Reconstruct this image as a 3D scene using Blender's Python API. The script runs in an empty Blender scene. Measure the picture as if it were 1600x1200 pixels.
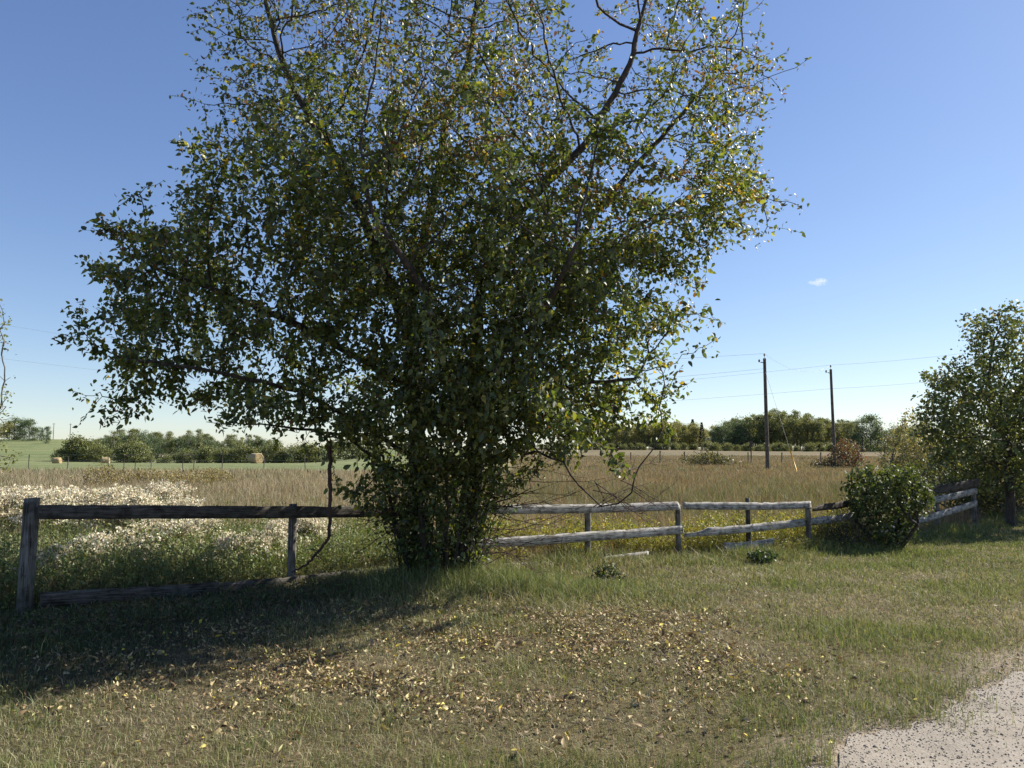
import bpy, math, numpy as np
from mathutils import Vector
sc = bpy.context.scene
R = math.radians

# ------------------------------------------------------------------ camera, sky, sun, exposure
PITCH = math.atan(100/1150); CT, ST = math.cos(PITCH), math.sin(PITCH); CAMZ = 1.55
cam = bpy.data.cameras.new('camera'); cam.sensor_width = 36; cam.lens = 36*1150/1600
cam.clip_start = 0.05; cam.clip_end = 9000
co = bpy.data.objects.new('camera', cam); sc.collection.objects.link(co)
co.location = (0, 0, CAMZ); co.rotation_euler = (R(90)+PITCH, 0, 0); sc.camera = co

SUN_EL = 38.0; SUN_AZ = 63.0           # azimuth clockwise from the viewing direction
w = bpy.data.worlds.new('World'); sc.world = w; w.use_nodes = True
nt = w.node_tree; bg = nt.nodes['Background']
sky = nt.nodes.new('ShaderNodeTexSky'); sky.sky_type = 'NISHITA'; sky.sun_disc = False
sky.sun_elevation = R(SUN_EL); sky.sun_rotation = R(SUN_AZ)
sky.altitude = 700; sky.air_density = 1.0; sky.dust_density = 0.3; sky.ozone_density = 4.0
hs = nt.nodes.new('ShaderNodeHueSaturation'); hs.inputs['Saturation'].default_value = 1.06; hs.inputs['Hue'].default_value = 0.512
# film-like shoulder so that the bright horizon keeps its blue
def vm(op, a, b):
    q = nt.nodes.new('ShaderNodeVectorMath'); q.operation = op
    for s_, v_ in zip(q.inputs, (a, b)):
        if hasattr(v_, 'is_linked'): nt.links.new(v_, s_)
        else: s_.default_value = (v_,)*3
    return q.outputs[0]
nt.links.new(sky.outputs[0], hs.inputs['Color']); h_ = hs.outputs[0]
nt.links.new(vm('DIVIDE', vm('MULTIPLY', h_, 1.02), vm('ADD', vm('MULTIPLY', h_, 0.065), 1.0)), bg.inputs['Color'])
bg.inputs['Strength'].default_value = 0.095
sl = bpy.data.lights.new('sun', 'SUN'); sl.energy = 5.0; sl.angle = R(0.53); sl.color = (1.0, 0.94, 0.85)
so = bpy.data.objects.new('sun', sl); sc.collection.objects.link(so)
az, el = R(SUN_AZ), R(SUN_EL)
sdir = Vector((math.sin(az)*math.cos(el), math.cos(az)*math.cos(el), math.sin(el)))
so.rotation_euler = sdir.to_track_quat('Z', 'Y').to_euler(); so.location = (40, 20, 40)
sc.view_settings.view_transform = 'Standard'; sc.view_settings.look = 'None'
sc.view_settings.exposure = 1.08; sc.view_settings.gamma = 1.0
sc.cycles.max_bounces = 6; sc.cycles.transparent_max_bounces = 8
sc.cycles.diffuse_bounces = 1; sc.cycles.transmission_bounces = 2; sc.cycles.glossy_bounces = 2
sc.cycles.caustics_reflective = False; sc.cycles.caustics_refractive = False

rng = np.random.default_rng(7)

# ------------------------------------------------------------------ helpers
def P(px, py, d):
    """world point on the ray of photo pixel (px, py) at forward distance d"""
    u = (px-800)/1150; v = (600-py)/1150
    y = CT - v*ST; t = d/y
    return np.array([u*t, d, CAMZ + (ST + v*CT)*t])
def PXZ(px, py, d):
    p = P(px, py, d); return p[0], p[2]
def S(a, b, x):
    t = np.clip((x-a)/(b-a), 0, 1); return t*t*(3-2*t)
def _h(i, j, k, seed):
    n = (i*374761393 + j*668265263 + k*2147483647 + seed*144665) & 0xffffffff
    n = ((n ^ (n >> 13))*1274126177) & 0xffffffff
    n = ((n ^ (n >> 16))*2246822519) & 0xffffffff
    return ((n ^ (n >> 15)) & 0xffff)/65535.0
def vnoise(x, y, z=0.0, s=1.0, seed=0):
    x = np.asarray(x, float)/s; y = np.asarray(y, float)/s; z = np.zeros_like(x)+np.asarray(z, float)/s
    i, j, k = (np.floor(a).astype(np.int64) for a in (x, y, z))
    f, g, h = x-i, y-j, z-k
    f, g, h = (a*a*(3-2*a) for a in (f, g, h))
    r = 0
    for di in (0, 1):
        for dj in (0, 1):
            for dk in (0, 1):
                r = r + _h(i+di, j+dj, k+dk, seed)*(f if di else 1-f)*(g if dj else 1-g)*(h if dk else 1-h)
    return r
def fbm(x, y, z=0.0, s=1.0, seed=0, o=3):
    r = 0; a = 0.5; t = 0
    for q in range(o):
        r = r + a*vnoise(x, y, z, s/2**q, seed+q*17); t += a; a *= .5
    return r/t
def gz(x, y):
    x = np.asarray(x, float); y = np.asarray(y, float)
    a = -0.24*S(-4, 6, x)*S(6, 13, y)
    ang = x/np.maximum(y, 1.0)
    L = S(-0.12, -0.3, ang)
    b = -2.0*S(55, 180, y)*L
    c = 7.6*S(210, 480, y)*S(-0.42, -0.62, ang)
    d = 1.0*S(110, 260, y)*(1-L)
    e = 1.5*S(220, 420, y)*L
    n = 0.06*(vnoise(x, y, 0, 1.7, 3)-.5)*S(60, 20, y) + 0.03*(vnoise(x, y, 0, .5, 5)-.5)*S(30, 12, y) + 0.5*(vnoise(x, y, 0, 45, 9)-.5)*S(60, 140, y)
    mound = 0.10*np.exp(-(((x+.9)/1.1)**2+((y-8.7)/1.0)**2))
    return a+b+c+d+e+n+mound
def gzf(x, y): return float(gz(np.array([x]), np.array([y]))[0])

def npmesh(name, verts, faces, mat=None, col=None, smooth=False, vec=None):
    """faces: list of int arrays (n, k)"""
    me = bpy.data.meshes.new(name)
    verts = np.asarray(verts, np.float32); me.vertices.add(len(verts)); me.vertices.foreach_set('co', verts.ravel())
    faces = [np.asarray(f, np.int32) for f in faces if len(f)]
    tot = sum(f.size for f in faces); nf = sum(len(f) for f in faces)
    me.loops.add(tot); me.polygons.add(nf)
    me.loops.foreach_set('vertex_index', np.concatenate([f.ravel() for f in faces]))
    lt = np.concatenate([np.full(len(f), f.shape[1], np.int32) for f in faces])
    ls = np.concatenate([[0], np.cumsum(lt)[:-1]]).astype(np.int32)
    me.polygons.foreach_set('loop_start', ls); me.polygons.foreach_set('loop_total', lt)
    if smooth: me.polygons.foreach_set('use_smooth', np.ones(nf, bool))
    if col is not None:
        at = me.attributes.new('Col', 'FLOAT_COLOR', 'POINT')
        c4 = np.ones((len(verts), 4), np.float32); c4[:, :3] = col
        at.data.foreach_set('color', c4.ravel())
    if vec is not None:
        at = me.attributes.new('gc', 'FLOAT_VECTOR', 'POINT'); at.data.foreach_set('vector', np.asarray(vec, np.float32).ravel())
    me.update(calc_edges=True)
    if mat: me.materials.append(mat)
    return me
def link(name, me, parent=None, loc=None):
    o = bpy.data.objects.new(name, me); sc.collection.objects.link(o)
    if parent: o.parent = parent
    if loc is not None: o.location = loc
    return o
def tag(o, label=None, cat=None, group=None, kind=None):
    if label: o['label'] = label
    if cat: o['category'] = cat
    if group: o['group'] = group
    if kind: o['kind'] = kind
    return o
def thing(name, label, cat, loc=(0, 0, 0), group=None):
    return tag(link(name, None, None, [float(a) for a in loc]), label, cat, group)
def copy_tree(o, parent=None, first=True):
    c = o.copy(); sc.collection.objects.link(c)
    if parent: c.parent = parent
    for ch in list(o.children): copy_tree(ch, c)
    return c
def norm(v):
    v = np.asarray(v, float); return v/np.maximum(np.linalg.norm(v, axis=-1, keepdims=True), 1e-9)

# ------------------------------------------------------------------ materials
def newmat(name):
    m = bpy.data.materials.new(name); m.use_nodes = True
    n = m.node_tree; b = n.nodes['Principled BSDF']; return m, n, b
def ramp(n, fac, stops):
    r = n.nodes.new('ShaderNodeValToRGB'); e = r.color_ramp.elements
    while len(e) < len(stops): e.new(.5)
    for q, (p, c) in zip(e, stops): q.position = p; q.color = (*c, 1)
    n.links.new(fac, r.inputs[0]); return r.outputs[0]
def noise(n, scale, detail=4, rough=.6, vec=None, dist=0):
    t = n.nodes.new('ShaderNodeTexNoise'); t.inputs['Scale'].default_value = scale; t.inputs['Detail'].default_value = detail
    t.inputs['Roughness'].default_value = rough; t.inputs['Distortion'].default_value = dist
    if vec is not None: n.links.new(vec, t.inputs['Vector'])
    return t.outputs['Fac']
def mixc(n, fac, a, b, mode='MIX'):
    m = n.nodes.new('ShaderNodeMix'); m.data_type = 'RGBA'; m.blend_type = mode
    for s, v in ((0, fac), (6, a), (7, b)):
        if hasattr(v, 'is_linked'): n.links.new(v, m.inputs[s])
        elif isinstance(v, tuple): m.inputs[s].default_value = (*v, 1)
        else: m.inputs[s].default_value = v
    return m.outputs[2]
def objcoord(n): return n.nodes.new('ShaderNodeTexCoord').outputs['Object']
def geopos(n): return n.nodes.new('ShaderNodeNewGeometry').outputs['Position']
def bump(n, b, h, strength=.5, dist=.02):
    k = n.nodes.new('ShaderNodeBump'); k.inputs['Strength'].default_value = strength; k.inputs['Distance'].default_value = dist
    n.links.new(h, k.inputs['Height']); n.links.new(k.outputs[0], b.inputs['Normal'])
def leafmat(name, trans=.35, rough=.42, spec=.5, tint=(1.25, 1.15, .5)):
    m, n, b = newmat(name)
    a = n.nodes.new('ShaderNodeAttribute'); a.attribute_name = 'Col'
    n.links.new(a.outputs['Color'], b.inputs['Base Color']); b.inputs['Roughness'].default_value = rough
    b.inputs['Specular IOR Level'].default_value = spec
    t = n.nodes.new('ShaderNodeBsdfTranslucent'); n.links.new(mixc(n, 1.0, a.outputs['Color'], tint, 'MULTIPLY'), t.inputs['Color'])
    x = n.nodes.new('ShaderNodeMixShader'); x.inputs[0].default_value = trans
    n.links.new(b.outputs[0], x.inputs[1]); n.links.new(t.outputs[0], x.inputs[2])
    n.links.new(x.outputs[0], n.nodes['Material Output'].inputs['Surface']); return m
M = {}
M['leaf'] = leafmat('tree_leaf', .38, .52, .75, (1.8, 1.65, .5))
M['leaf_soft'] = leafmat('soft_leaf', .3, .55, .35)
M['grass'] = leafmat('grass_blade', .28, .6, .25, (1.2, 1.15, .7))
M['dry_leaf'] = leafmat('dry_leaf', .12, .6, .3, (1.1, 1, .7))
M['fluff'] = leafmat('seed_fluff', .3, .8, .1, (1, 1, 1))
def barkmat(name, dark, light, sc_=9, birch=False):
    m, n, b = newmat(name); v = objcoord(n)
    mp = n.nodes.new('ShaderNodeMapping'); mp.inputs['Scale'].default_value = (1, 1, .22 if not birch else 2.2); n.links.new(v, mp.inputs[0])
    f = noise(n, sc_*3, 6, .7, mp.outputs[0], .4)
    n.links.new(ramp(n, f, [(.35, dark), (.65, light)]), b.inputs['Base Color'])
    b.inputs['Roughness'].default_value = .9; bump(n, b, f, .9, .03); return m
M['bark'] = barkmat('dark_bark', (.022, .017, .013), (.085, .07, .058))
M['bark_far'] = barkmat('pale_bark', (.05, .046, .04), (.16, .15, .135), 1)
M['bark_red'] = barkmat('reddish_bark', (.03, .016, .013), (.085, .045, .036))
M['bark_grey'] = barkmat('grey_bark', (.06, .055, .05), (.22, .21, .2), 7)
def woodmat(name, c0, c1, c2, lich=(.2, .23, .16), lf=.5):
    m, n, b = newmat(name)
    a = n.nodes.new('ShaderNodeAttribute'); a.attribute_name = 'gc'
    mp = n.nodes.new('ShaderNodeMapping'); mp.inputs['Scale'].default_value = (1.6, 34, 34); n.links.new(a.outputs['Vector'], mp.inputs[0])
    f = noise(n, 2.2, 7, .72, mp.outputs[0], .35)
    f2 = noise(n, 2.0, 4, .6, a.outputs['Vector'])
    f3 = noise(n, 9.0, 4, .6, a.outputs['Vector'])
    c = ramp(n, f, [(.40, c0), (.47, c1), (.66, c2)])
    k = ramp(n, f2, [(.45, (0, 0, 0)), (.7, (lf, lf, lf))])
    c = mixc(n, k, c, lich)
    k = ramp(n, f3, [(.34, (.42, .4, .38)), (.55, (1, 1, 1))])
    c = mixc(n, 1.0, c, k, 'MULTIPLY')
    n.links.new(c, b.inputs['Base Color']); b.inputs['Roughness'].default_value = .88; b.inputs['Specular IOR Level'].default_value = .2
    bump(n, b, f, .5, .004); return m
M['wood'] = woodmat('weathered_board', (.05, .043, .038), (.36, .34, .315), (.6, .57, .53), (.22, .24, .18))
M['wood_shade'] = woodmat('shaded_board', (.03, .025, .02), (.085, .072, .06), (.17, .15, .13), (.09, .1, .08))  # same grey boards, darker: the tree's shade is put into the colour
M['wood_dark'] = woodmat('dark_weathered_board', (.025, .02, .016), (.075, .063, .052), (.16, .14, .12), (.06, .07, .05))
M['post'] = woodmat('weathered_post', (.05, .043, .036), (.15, .135, .115), (.28, .26, .235), (.1, .12, .08))
M['pole'] = woodmat('pole_wood', (.05, .04, .032), (.11, .093, .075), (.19, .165, .14), (.1, .1, .08))
def flat(name, c, rough=.6, metal=0):
    m, n, b = newmat(name); v = objcoord(n); f = noise(n, 6, 4, .6, v)
    n.links.new(ramp(n, f, [(.3, tuple(a*.72 for a in c)), (.7, c)]), b.inputs['Base Color'])
    b.inputs['Roughness'].default_value = rough; b.inputs['Metallic'].default_value = metal; return m
M['wire'] = flat('wire_metal', (.22, .22, .22), .5, .6)
M['rust'] = flat('rusty_steel', (.06, .045, .04), .7)
M['yellow'] = flat('yellow_plastic', (.75, .38, .02), .5)
M['ceramic'] = flat('insulator', (.22, .18, .16), .3)

# ------------------------------------------------------------------ ground
FPX = [48, 458, 690, 918, 1059, 1168, 1262, 1330, 1400, 1460, 1520]
FD = [7.0, 8.6, 9.7, 10.9, 11.7, 12.4, 13.0, 13.9, 14.8, 15.6, 16.4]
def fd(px): return 1/np.interp(px, FPX, 1/np.array(FD))
FX = [(p-800)/1150*d for p, d in zip(FPX, FD)]
def yfence(x):
    return np.interp(x, [-30, -12]+FX+[12.0, 16, 40], [6.0, 6.5]+FD+[18.6, 21, 26])
EDGE = [(-.2, 2.0), (.55, 2.9), (1.27, 3.68), (1.75, 4.1), (2.25, 4.5), (2.9, 4.95), (3.6, 5.35), (5.0, 6.0), (7, 6.8), (11, 8.2), (20, 11)]
EDGE = [(a[0]+.12, a[1]-.09) for a in EDGE]
t_ = np.linspace(0, 1, 700); e_ = np.array(EDGE); sq = np.linspace(0, 1, len(e_))
EL_ = np.stack([np.interp(t_, sq, e_[:, 0]), np.interp(t_, sq, e_[:, 1])], 1)
EL_[:, 1] += .26*(vnoise(EL_[:, 0], EL_[:, 1], 0, .6, 31)-.5) + .16*(vnoise(EL_[:, 0], EL_[:, 1], 0, .14, 32)-.5)
def ydrive(x): return np.interp(x, EL_[:, 0], EL_[:, 1], left=-99)
def grid_ground():
    g = [0.0]; s = .1
    while g[-1] < 3500: g.append(g[-1]+s); s *= 1.06 if g[-1] > 13 else 1.0
    g = np.array(g); xs = np.concatenate([-g[:0:-1], g]); ys = np.concatenate([-g[40:0:-1], g])
    ys = np.concatenate([[-400, -60], ys])
    X, Y = np.meshgrid(xs, ys); Z = gz(X, Y)
    v = np.stack([X.ravel(), Y.ravel(), Z.ravel()], 1); nx = len(xs); ny = len(ys)
    i = np.arange(nx*ny).reshape(ny, nx)
    quads = np.stack([i[:-1, :-1].ravel(), i[:-1, 1:].ravel(), i[1:, 1:].ravel(), i[1:, :-1].ravel()], 1)
    x, y = v[:, 0], v[:, 1]
    yf = yfence(x); ang = x/np.maximum(y, 1)
    lawn = S(.5, -.5, y-yf)
    n1 = fbm(x, y, 0, 2.5, 11)[:, None]; n2 = fbm(x, y, 0, 30, 12)[:, None]
    cl = np.array([.085, .07, .042])*(1-n1) + np.array([.16, .135, .085])*n1
    gd = S(.75, -.15, (y-ydrive(x))+.5*(fbm(x, y, 0, .3, 14)-.5))[:, None]; cl = cl*(1-gd)+np.array([.27, .23, .185])*gd*(.8+.4*n1)          # thatch
    ct = np.array([.21, .17, .095])*(1-n2) + np.array([.15, .145, .07])*n2           # rough grass
    ch = np.array([.12, .155, .07])*(1-n2) + np.array([.17, .185, .095])*n2           # hay field
    cr = np.array([.19, .155, .105])*(1-n2) + np.array([.12, .11, .065])*n2          # stubble
    green = S(44, 49, y + 4*(n1[:, 0]-.5))*S(.02, -.1, ang)
    stub = S(80, 90, y)*S(-.05, .05, ang)
    c = ct*(1-green[:, None]) + ch*green[:, None]
    c = c*(1-stub[:, None]) + cr*stub[:, None]
    sandy = (S(250, 270, y)*S(330, 300, y)*S(-.5, -.48, ang)*S(-.40, -.43, ang))[:, None]
    c = c*(1-sandy)+np.array([.45, .38, .3])*sandy
    c = c*(1-lawn[:, None]) + cl*lawn[:, None]
    m, n, b = newmat('ground_soil_and_grass')
    a = n.nodes.new('ShaderNodeAttribute'); a.attribute_name = 'Col'; gp = geopos(n)
    f = noise(n, 14, 6, .75, gp); f2 = noise(n, .35, 6, .7, gp)
    mp = n.nodes.new('ShaderNodeMapping'); mp.inputs['Scale'].default_value = (.02, .25, 1); n.links.new(gp, mp.inputs[0]); f3 = noise(n, 1.0, 5, .65, mp.outputs[0])
    cc = mixc(n, 1.0, a.outputs['Color'], ramp(n, f, [(.3, (.55, .5, .45)), (.7, (1.4, 1.4, 1.4))]), 'MULTIPLY')
    cc = mixc(n, 1.0, cc, ramp(n, f2, [(.3, (.72, .74, .7)), (.7, (1.25, 1.22, 1.2))]), 'MULTIPLY')
    cc = mixc(n, 1.0, cc, ramp(n, f3, [(.35, (.8, .84, .8)), (.65, (1.2, 1.16, 1.12))]), 'MULTIPLY')
    n.links.new(cc, b.inputs['Base Color']); b.inputs['Roughness'].default_value = 1; b.inputs['Specular IOR Level'].default_value = .1
    bump(n, b, f, .8, .03)
    o = link('ground', npmesh('ground', v, [quads], m, c, True)); tag(o, kind='structure')
grid_ground()

# gravel driveway and far gravel road
def stripmesh(name, left, right, mat, lift=.012, n=60, m=24):
    left = np.array(left); right = np.array(right)
    t = np.linspace(0, 1, n); s = np.linspace(0, 1, len(left))
    A = np.stack([np.interp(t, s, left[:, k]) for k in (0, 1)], 1); B = np.stack([np.interp(t, s, right[:, k]) for k in (0, 1)], 1)
    q = np.linspace(0, 1, m)[None, :, None]
    G = A[:, None]*(1-q)+B[:, None]*q
    X, Y = G[..., 0], G[..., 1]; Z = gz(X, Y)+lift
    i = np.arange(n*m).reshape(n, m)
    f = np.stack([i[:-1, :-1].ravel(), i[:-1, 1:].ravel(), i[1:, 1:].ravel(), i[1:, :-1].ravel()], 1)
    return npmesh(name, np.stack([X.ravel(), Y.ravel(), Z.ravel()], 1), [f], mat, None, True)
def gravelmat():
    m, n, b = newmat('gravel'); gp = geopos(n)
    f = noise(n, 2.6, 9, .85, gp)
    vo = n.nodes.new('ShaderNodeTexVoronoi'); vo.inputs['Scale'].default_value = 75; n.links.new(gp, vo.inputs['Vector'])
    vo2 = n.nodes.new('ShaderNodeTexVoronoi'); vo2.inputs['Scale'].default_value = 30; n.links.new(gp, vo2.inputs['Vector'])
    c = ramp(n, f, [(.30, (.1, .085, .066)), (.47, (.22, .192, .155)), (.70, (.33, .295, .245))])
    c = mixc(n, .4, c, ramp(n, vo.outputs['Color'], [(.0, (.2, .175, .14)), (.5, (.26, .232, .19)), (1, (.32, .29, .24))]))
    c = mixc(n, ramp(n, vo2.outputs['Distance'], [(.0, (.35, .35, .35)), (.25, (0, 0, 0))]), c, (.27, .235, .19))
    n.links.new(c, b.inputs['Base Color']); b.inputs['Roughness'].default_value = .95; b.inputs['Specular IOR Level'].default_value = .15
    bump(n, b, vo.outputs['Distance'], .5, .006); return m
M['gravel'] = gravelmat()
tag(link('gravel_driveway', stripmesh('gravel_driveway', EL_, EL_*[1, 0]+[3.0, -4.0], M['gravel'], .012, 400, 60)), kind='structure')
rd = [(x, 99+.06*x) for x in np.linspace(-6, 160, 12)]
tag(link('gravel_road', stripmesh('gravel_road', rd, [(x, y+5.5) for x, y in rd], M['gravel'], .05, 60, 6)), kind='structure')
rd = [P(x, 722, 185)[:2] for x in (225, 260, 290, 315)]
tag(link('dirt_clearing', stripmesh('dirt_clearing', rd, [(a[0], a[1]+9) for a in rd], M['gravel'], .06, 30, 6)), kind='structure')

# ------------------------------------------------------------------ generic blades and leaves
def blades(pos, h, w, col, lean=.35, flat_=None, seg=2, tipcol=1.15):
    n = len(pos); a = rng.uniform(0, 2*np.pi, n); b = rng.uniform(0, 2*np.pi, n)
    side = np.stack([np.cos(a), np.sin(a), np.zeros(n)], 1)*(w/2)[:, None]
    ln = np.abs(rng.normal(0, lean, n)) if flat_ is None else flat_
    up = np.sqrt(np.maximum(1-np.minimum(ln, .98)**2, .02))
    d = np.stack([np.cos(b)*ln, np.sin(b)*ln, up], 1)
    mid = pos + d*(h*.5)[:, None]*np.array([.6, .6, 1.05]); tip = pos + d*h[:, None]*np.array([1.5, 1.5, .97])
    base = pos - np.array([0, 0, .012])
    V = np.stack([base-side, base+side, mid-side*.75, mid+side*.75, tip], 1).reshape(-1, 3)
    k = (np.arange(n)*5)[:, None]
    C = np.stack([col*.8, col*.8, col, col, col*tipcol], 1).reshape(-1, 3)
    C = np.repeat(col[:, None], 5, 1).reshape(-1, 3)
    return V, [k+[0, 1, 3, 2]], [k+[2, 3, 4]], C
LT = np.array([[0, 0, 0], [.33, 0, .0], [.7, 0, .0], [1.08, 0, -.03], [.28, .30, .09], [.66, .24, .08], [.28, -.30, .09], [.66, -.24, .08]])
LQ = np.array([[1, 2, 5, 4], [2, 1, 6, 7]]); LTr = np.array([[0, 1, 4], [2, 3, 5], [1, 0, 6], [3, 2, 7]])
def leaves(pos, dirs, size, col, aspect=1.0, curl=1.0):
    """ovate leaves: dirs = along midrib"""
    n = len(pos); d = norm(dirs)
    r = norm(np.cross(d, norm(rng.normal(0, 1, (n, 3)))+np.array([0, 0, .9])*rng.choice([0, 1], n)[:, None])); u = np.cross(r, d)
    T = LT.copy(); T[:, 1] *= aspect
    dr = rng.uniform(-.25, .35, n)*curl
    V = (T[None, :, 0, None]*d[:, None]+T[None, :, 1, None]*r[:, None]+T[None, :, 2, None]*u[:, None]*curl - (T[None, :, 0, None]**2)*dr[:, None, None]*u[:, None])*np.asarray(size)[:, None, None] + pos[:, None]
    k = (np.arange(n)*8)[:, None, None]
    return V.reshape(-1, 3), (LQ[None]+k).reshape(-1, 4), (LTr[None]+k).reshape(-1, 3), np.repeat(col, 8, 0)
def cards(pos, dirs, size, col, aspect=.6):
    """4-vertex pointed leaves for small or far foliage"""
    n = len(pos); d = norm(dirs); r = norm(np.cross(d, norm(rng.normal(0, 1, (n, 3))))); s = np.asarray(size)[:, None]
    V = np.stack([pos, pos+d*s*.5+r*s*aspect*.5, pos+d*s, pos+d*s*.5-r*s*aspect*.5], 1).reshape(-1, 3)
    return V, np.arange(n*4).reshape(n, 4), np.zeros((0, 3), int), np.repeat(col, 4, 0)
class Acc:
    def __init__(s): s.V = []; s.Q = []; s.T = []; s.C = []; s.n = 0
    def add(s, V, Q, T, C):
        Q = np.asarray(Q[0] if isinstance(Q, list) else Q); T = np.asarray(T[0] if isinstance(T, list) else T)
        s.V.append(V); s.C.append(C)
        if len(Q): s.Q.append(Q.reshape(-1, 4)+s.n)
        if len(T): s.T.append(T.reshape(-1, 3)+s.n)
        s.n += len(V)
    def mesh(s, name, mat, smooth=False):
        f = []
        if s.Q: f.append(np.concatenate(s.Q))
        if s.T: f.append(np.concatenate(s.T))
        return npmesh(name, np.concatenate(s.V), f, mat, np.concatenate(s.C), smooth)
def pal(n, cols, wts=None, jit=.18):
    cols = np.array(cols, float); w_ = None if wts is None else np.array(wts, float)/sum(wts)
    c = cols[rng.choice(len(cols), n, p=w_)]
    return np.clip(c*rng.uniform(1-jit, 1+jit, (n, 1))*rng.uniform(.93, 1.07, (n, 3)), 0, 1)
def tube(pts, rad, k=6, vstart=0):
    pts = np.asarray(pts, float); n = len(pts); rad = np.broadcast_to(rad, (n,))
    t = norm(np.gradient(pts, axis=0)); ref = np.array([0.13, .21, .97]) if abs(t[0][2]) < .9 else np.array([1, .1, .05])
    a = norm(np.cross(t, ref)); b = np.cross(t, a)
    ph = np.arange(k)*2*np.pi/k
    V = pts[:, None]+rad[:, None, None]*(a[:, None]*np.cos(ph)[None, :, None]+b[:, None]*np.sin(ph)[None, :, None])
    i = np.arange(n*k).reshape(n, k); j = np.roll(i, -1, 1)
    Q = np.stack([i[:-1].ravel(), j[:-1].ravel(), j[1:].ravel(), i[1:].ravel()], 1)
    return V.reshape(-1, 3), Q
class TubeAcc:
    def __init__(s): s.V = []; s.Q = []; s.F = []; s.G = []; s.n = 0
    def add(s, pts, rad, k=6, cap=False):
        V, Q = tube(pts, rad, k); s.V.append(V); s.Q.append(Q+s.n)
        L = np.repeat(np.arange(len(pts))*.4, k); ph = np.tile(np.arange(k)/k, len(pts)); s.G.append(np.stack([L, np.sin(ph*6.28)*.1, np.cos(ph*6.28)*.1], 1))
        if cap:
            s.F.append(s.n+len(V)-np.arange(1, k+1)[None]); s.F.append(s.n+np.arange(k)[None])
        s.n += len(V)
    def mesh(s, name, mat, smooth=True):
        f = [np.concatenate(s.Q)]
        by = {}
        for q in s.F: by.setdefault(q.shape[1], []).append(q)
        f += [np.concatenate(v) for v in by.values()]
        return npmesh(name, np.concatenate(s.V), f, mat, None, smooth, np.concatenate(s.G))
def boxpart(name, mat, parent, c, size, rot=0, bev=.01):
    x, y, z = np.array(size)/2
    V = np.array([[a*x, b*y, d*z] for a in (-1, 1) for b in (-1, 1) for d in (-1, 1)], float)
    cs, sn = math.cos(rot), math.sin(rot); V = np.stack([V[:, 0]*cs-V[:, 1]*sn, V[:, 0]*sn+V[:, 1]*cs, V[:, 2]], 1)+np.array(c)
    Q = [[0, 1, 3, 2], [4, 6, 7, 5], [0, 4, 5, 1], [2, 3, 7, 6], [0, 2, 6, 4], [1, 5, 7, 3]]
    o = link(name, npmesh(name, V, [np.array(Q)], mat, None, False, V), parent)
    if bev: md = o.modifiers.new('bevel', 'BEVEL'); md.width = bev; md.segments = 2
    return o

# ------------------------------------------------------------------ space colonisation
def colonize(nodes, parent, att, step=.13, di=1.2, dk=.22, iters=90, bias=(0, 0, .12), wob=.12):
    N = [np.array(a, float) for a in nodes]; par = list(parent)
    att = np.array(att); nd = np.full(len(att), 1e9); ni = np.zeros(len(att), int)
    def upd(start):
        A = np.array(N[start:])
        if not len(A): return
        for c0 in range(0, len(A), 600):
            D = np.linalg.norm(att[:, None]-A[None, c0:c0+600], axis=2); j = D.argmin(1); dm = D[np.arange(len(att)), j]
            b = dm < nd; nd[b] = dm[b]; ni[b] = j[b]+start+c0
    upd(0); bias = np.array(bias); used = set()
    for it in range(iters):
        keep = nd > dk; att = att[keep]; nd = nd[keep]; ni = ni[keep]
        m = nd < di
        if not m.any(): di *= 1.3; m = nd < di
        if not m.any() or len(att) < 5: break
        arr = np.array(N); acc = np.zeros_like(arr); np.add.at(acc, ni[m], norm(att[m]-arr[ni[m]]))
        idx = np.unique(ni[m]); d = norm(acc[idx])+bias+rng.normal(0, wob, (len(idx), 3))
        d = norm(d); new = arr[idx]+d*step; s0 = len(N); cnt = 0
        for q, i in enumerate(idx):
            key = (i, tuple(np.round(d[q]*3).astype(int)))
            if key in used: continue
            used.add(key); N.append(new[q]); par.append(int(i)); cnt += 1
        if cnt == 0: 
            used.clear()
        upd(s0)
    return np.array(N), np.array(par)
def radii(N, par, tip=.0035, ex=2.1):
    n = len(N); ch = [[] for _ in range(n)]; acc = np.zeros(n)
    for i in range(n-1, -1, -1):
        if acc[i] == 0: acc[i] = tip**ex
        else: acc[i] += (tip*.35)**ex
        if par[i] >= 0: acc[par[i]] += acc[i]; ch[par[i]].append(i)
    return acc**(1/ex), ch
def chains(N, par, rad, ch):
    out = []; roots = [i for i in range(len(N)) if par[i] < 0]; st = [(r, -1) for r in roots]
    while st:
        i, p = st.pop(); c = [p] if p >= 0 else []
        while True:
            c.append(i); k = ch[i]
            if not k: break
            b = max(k, key=lambda q: rad[q])
            st += [(q, i) for q in k if q != b]; i = b
        out.append(c)
    return out

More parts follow.
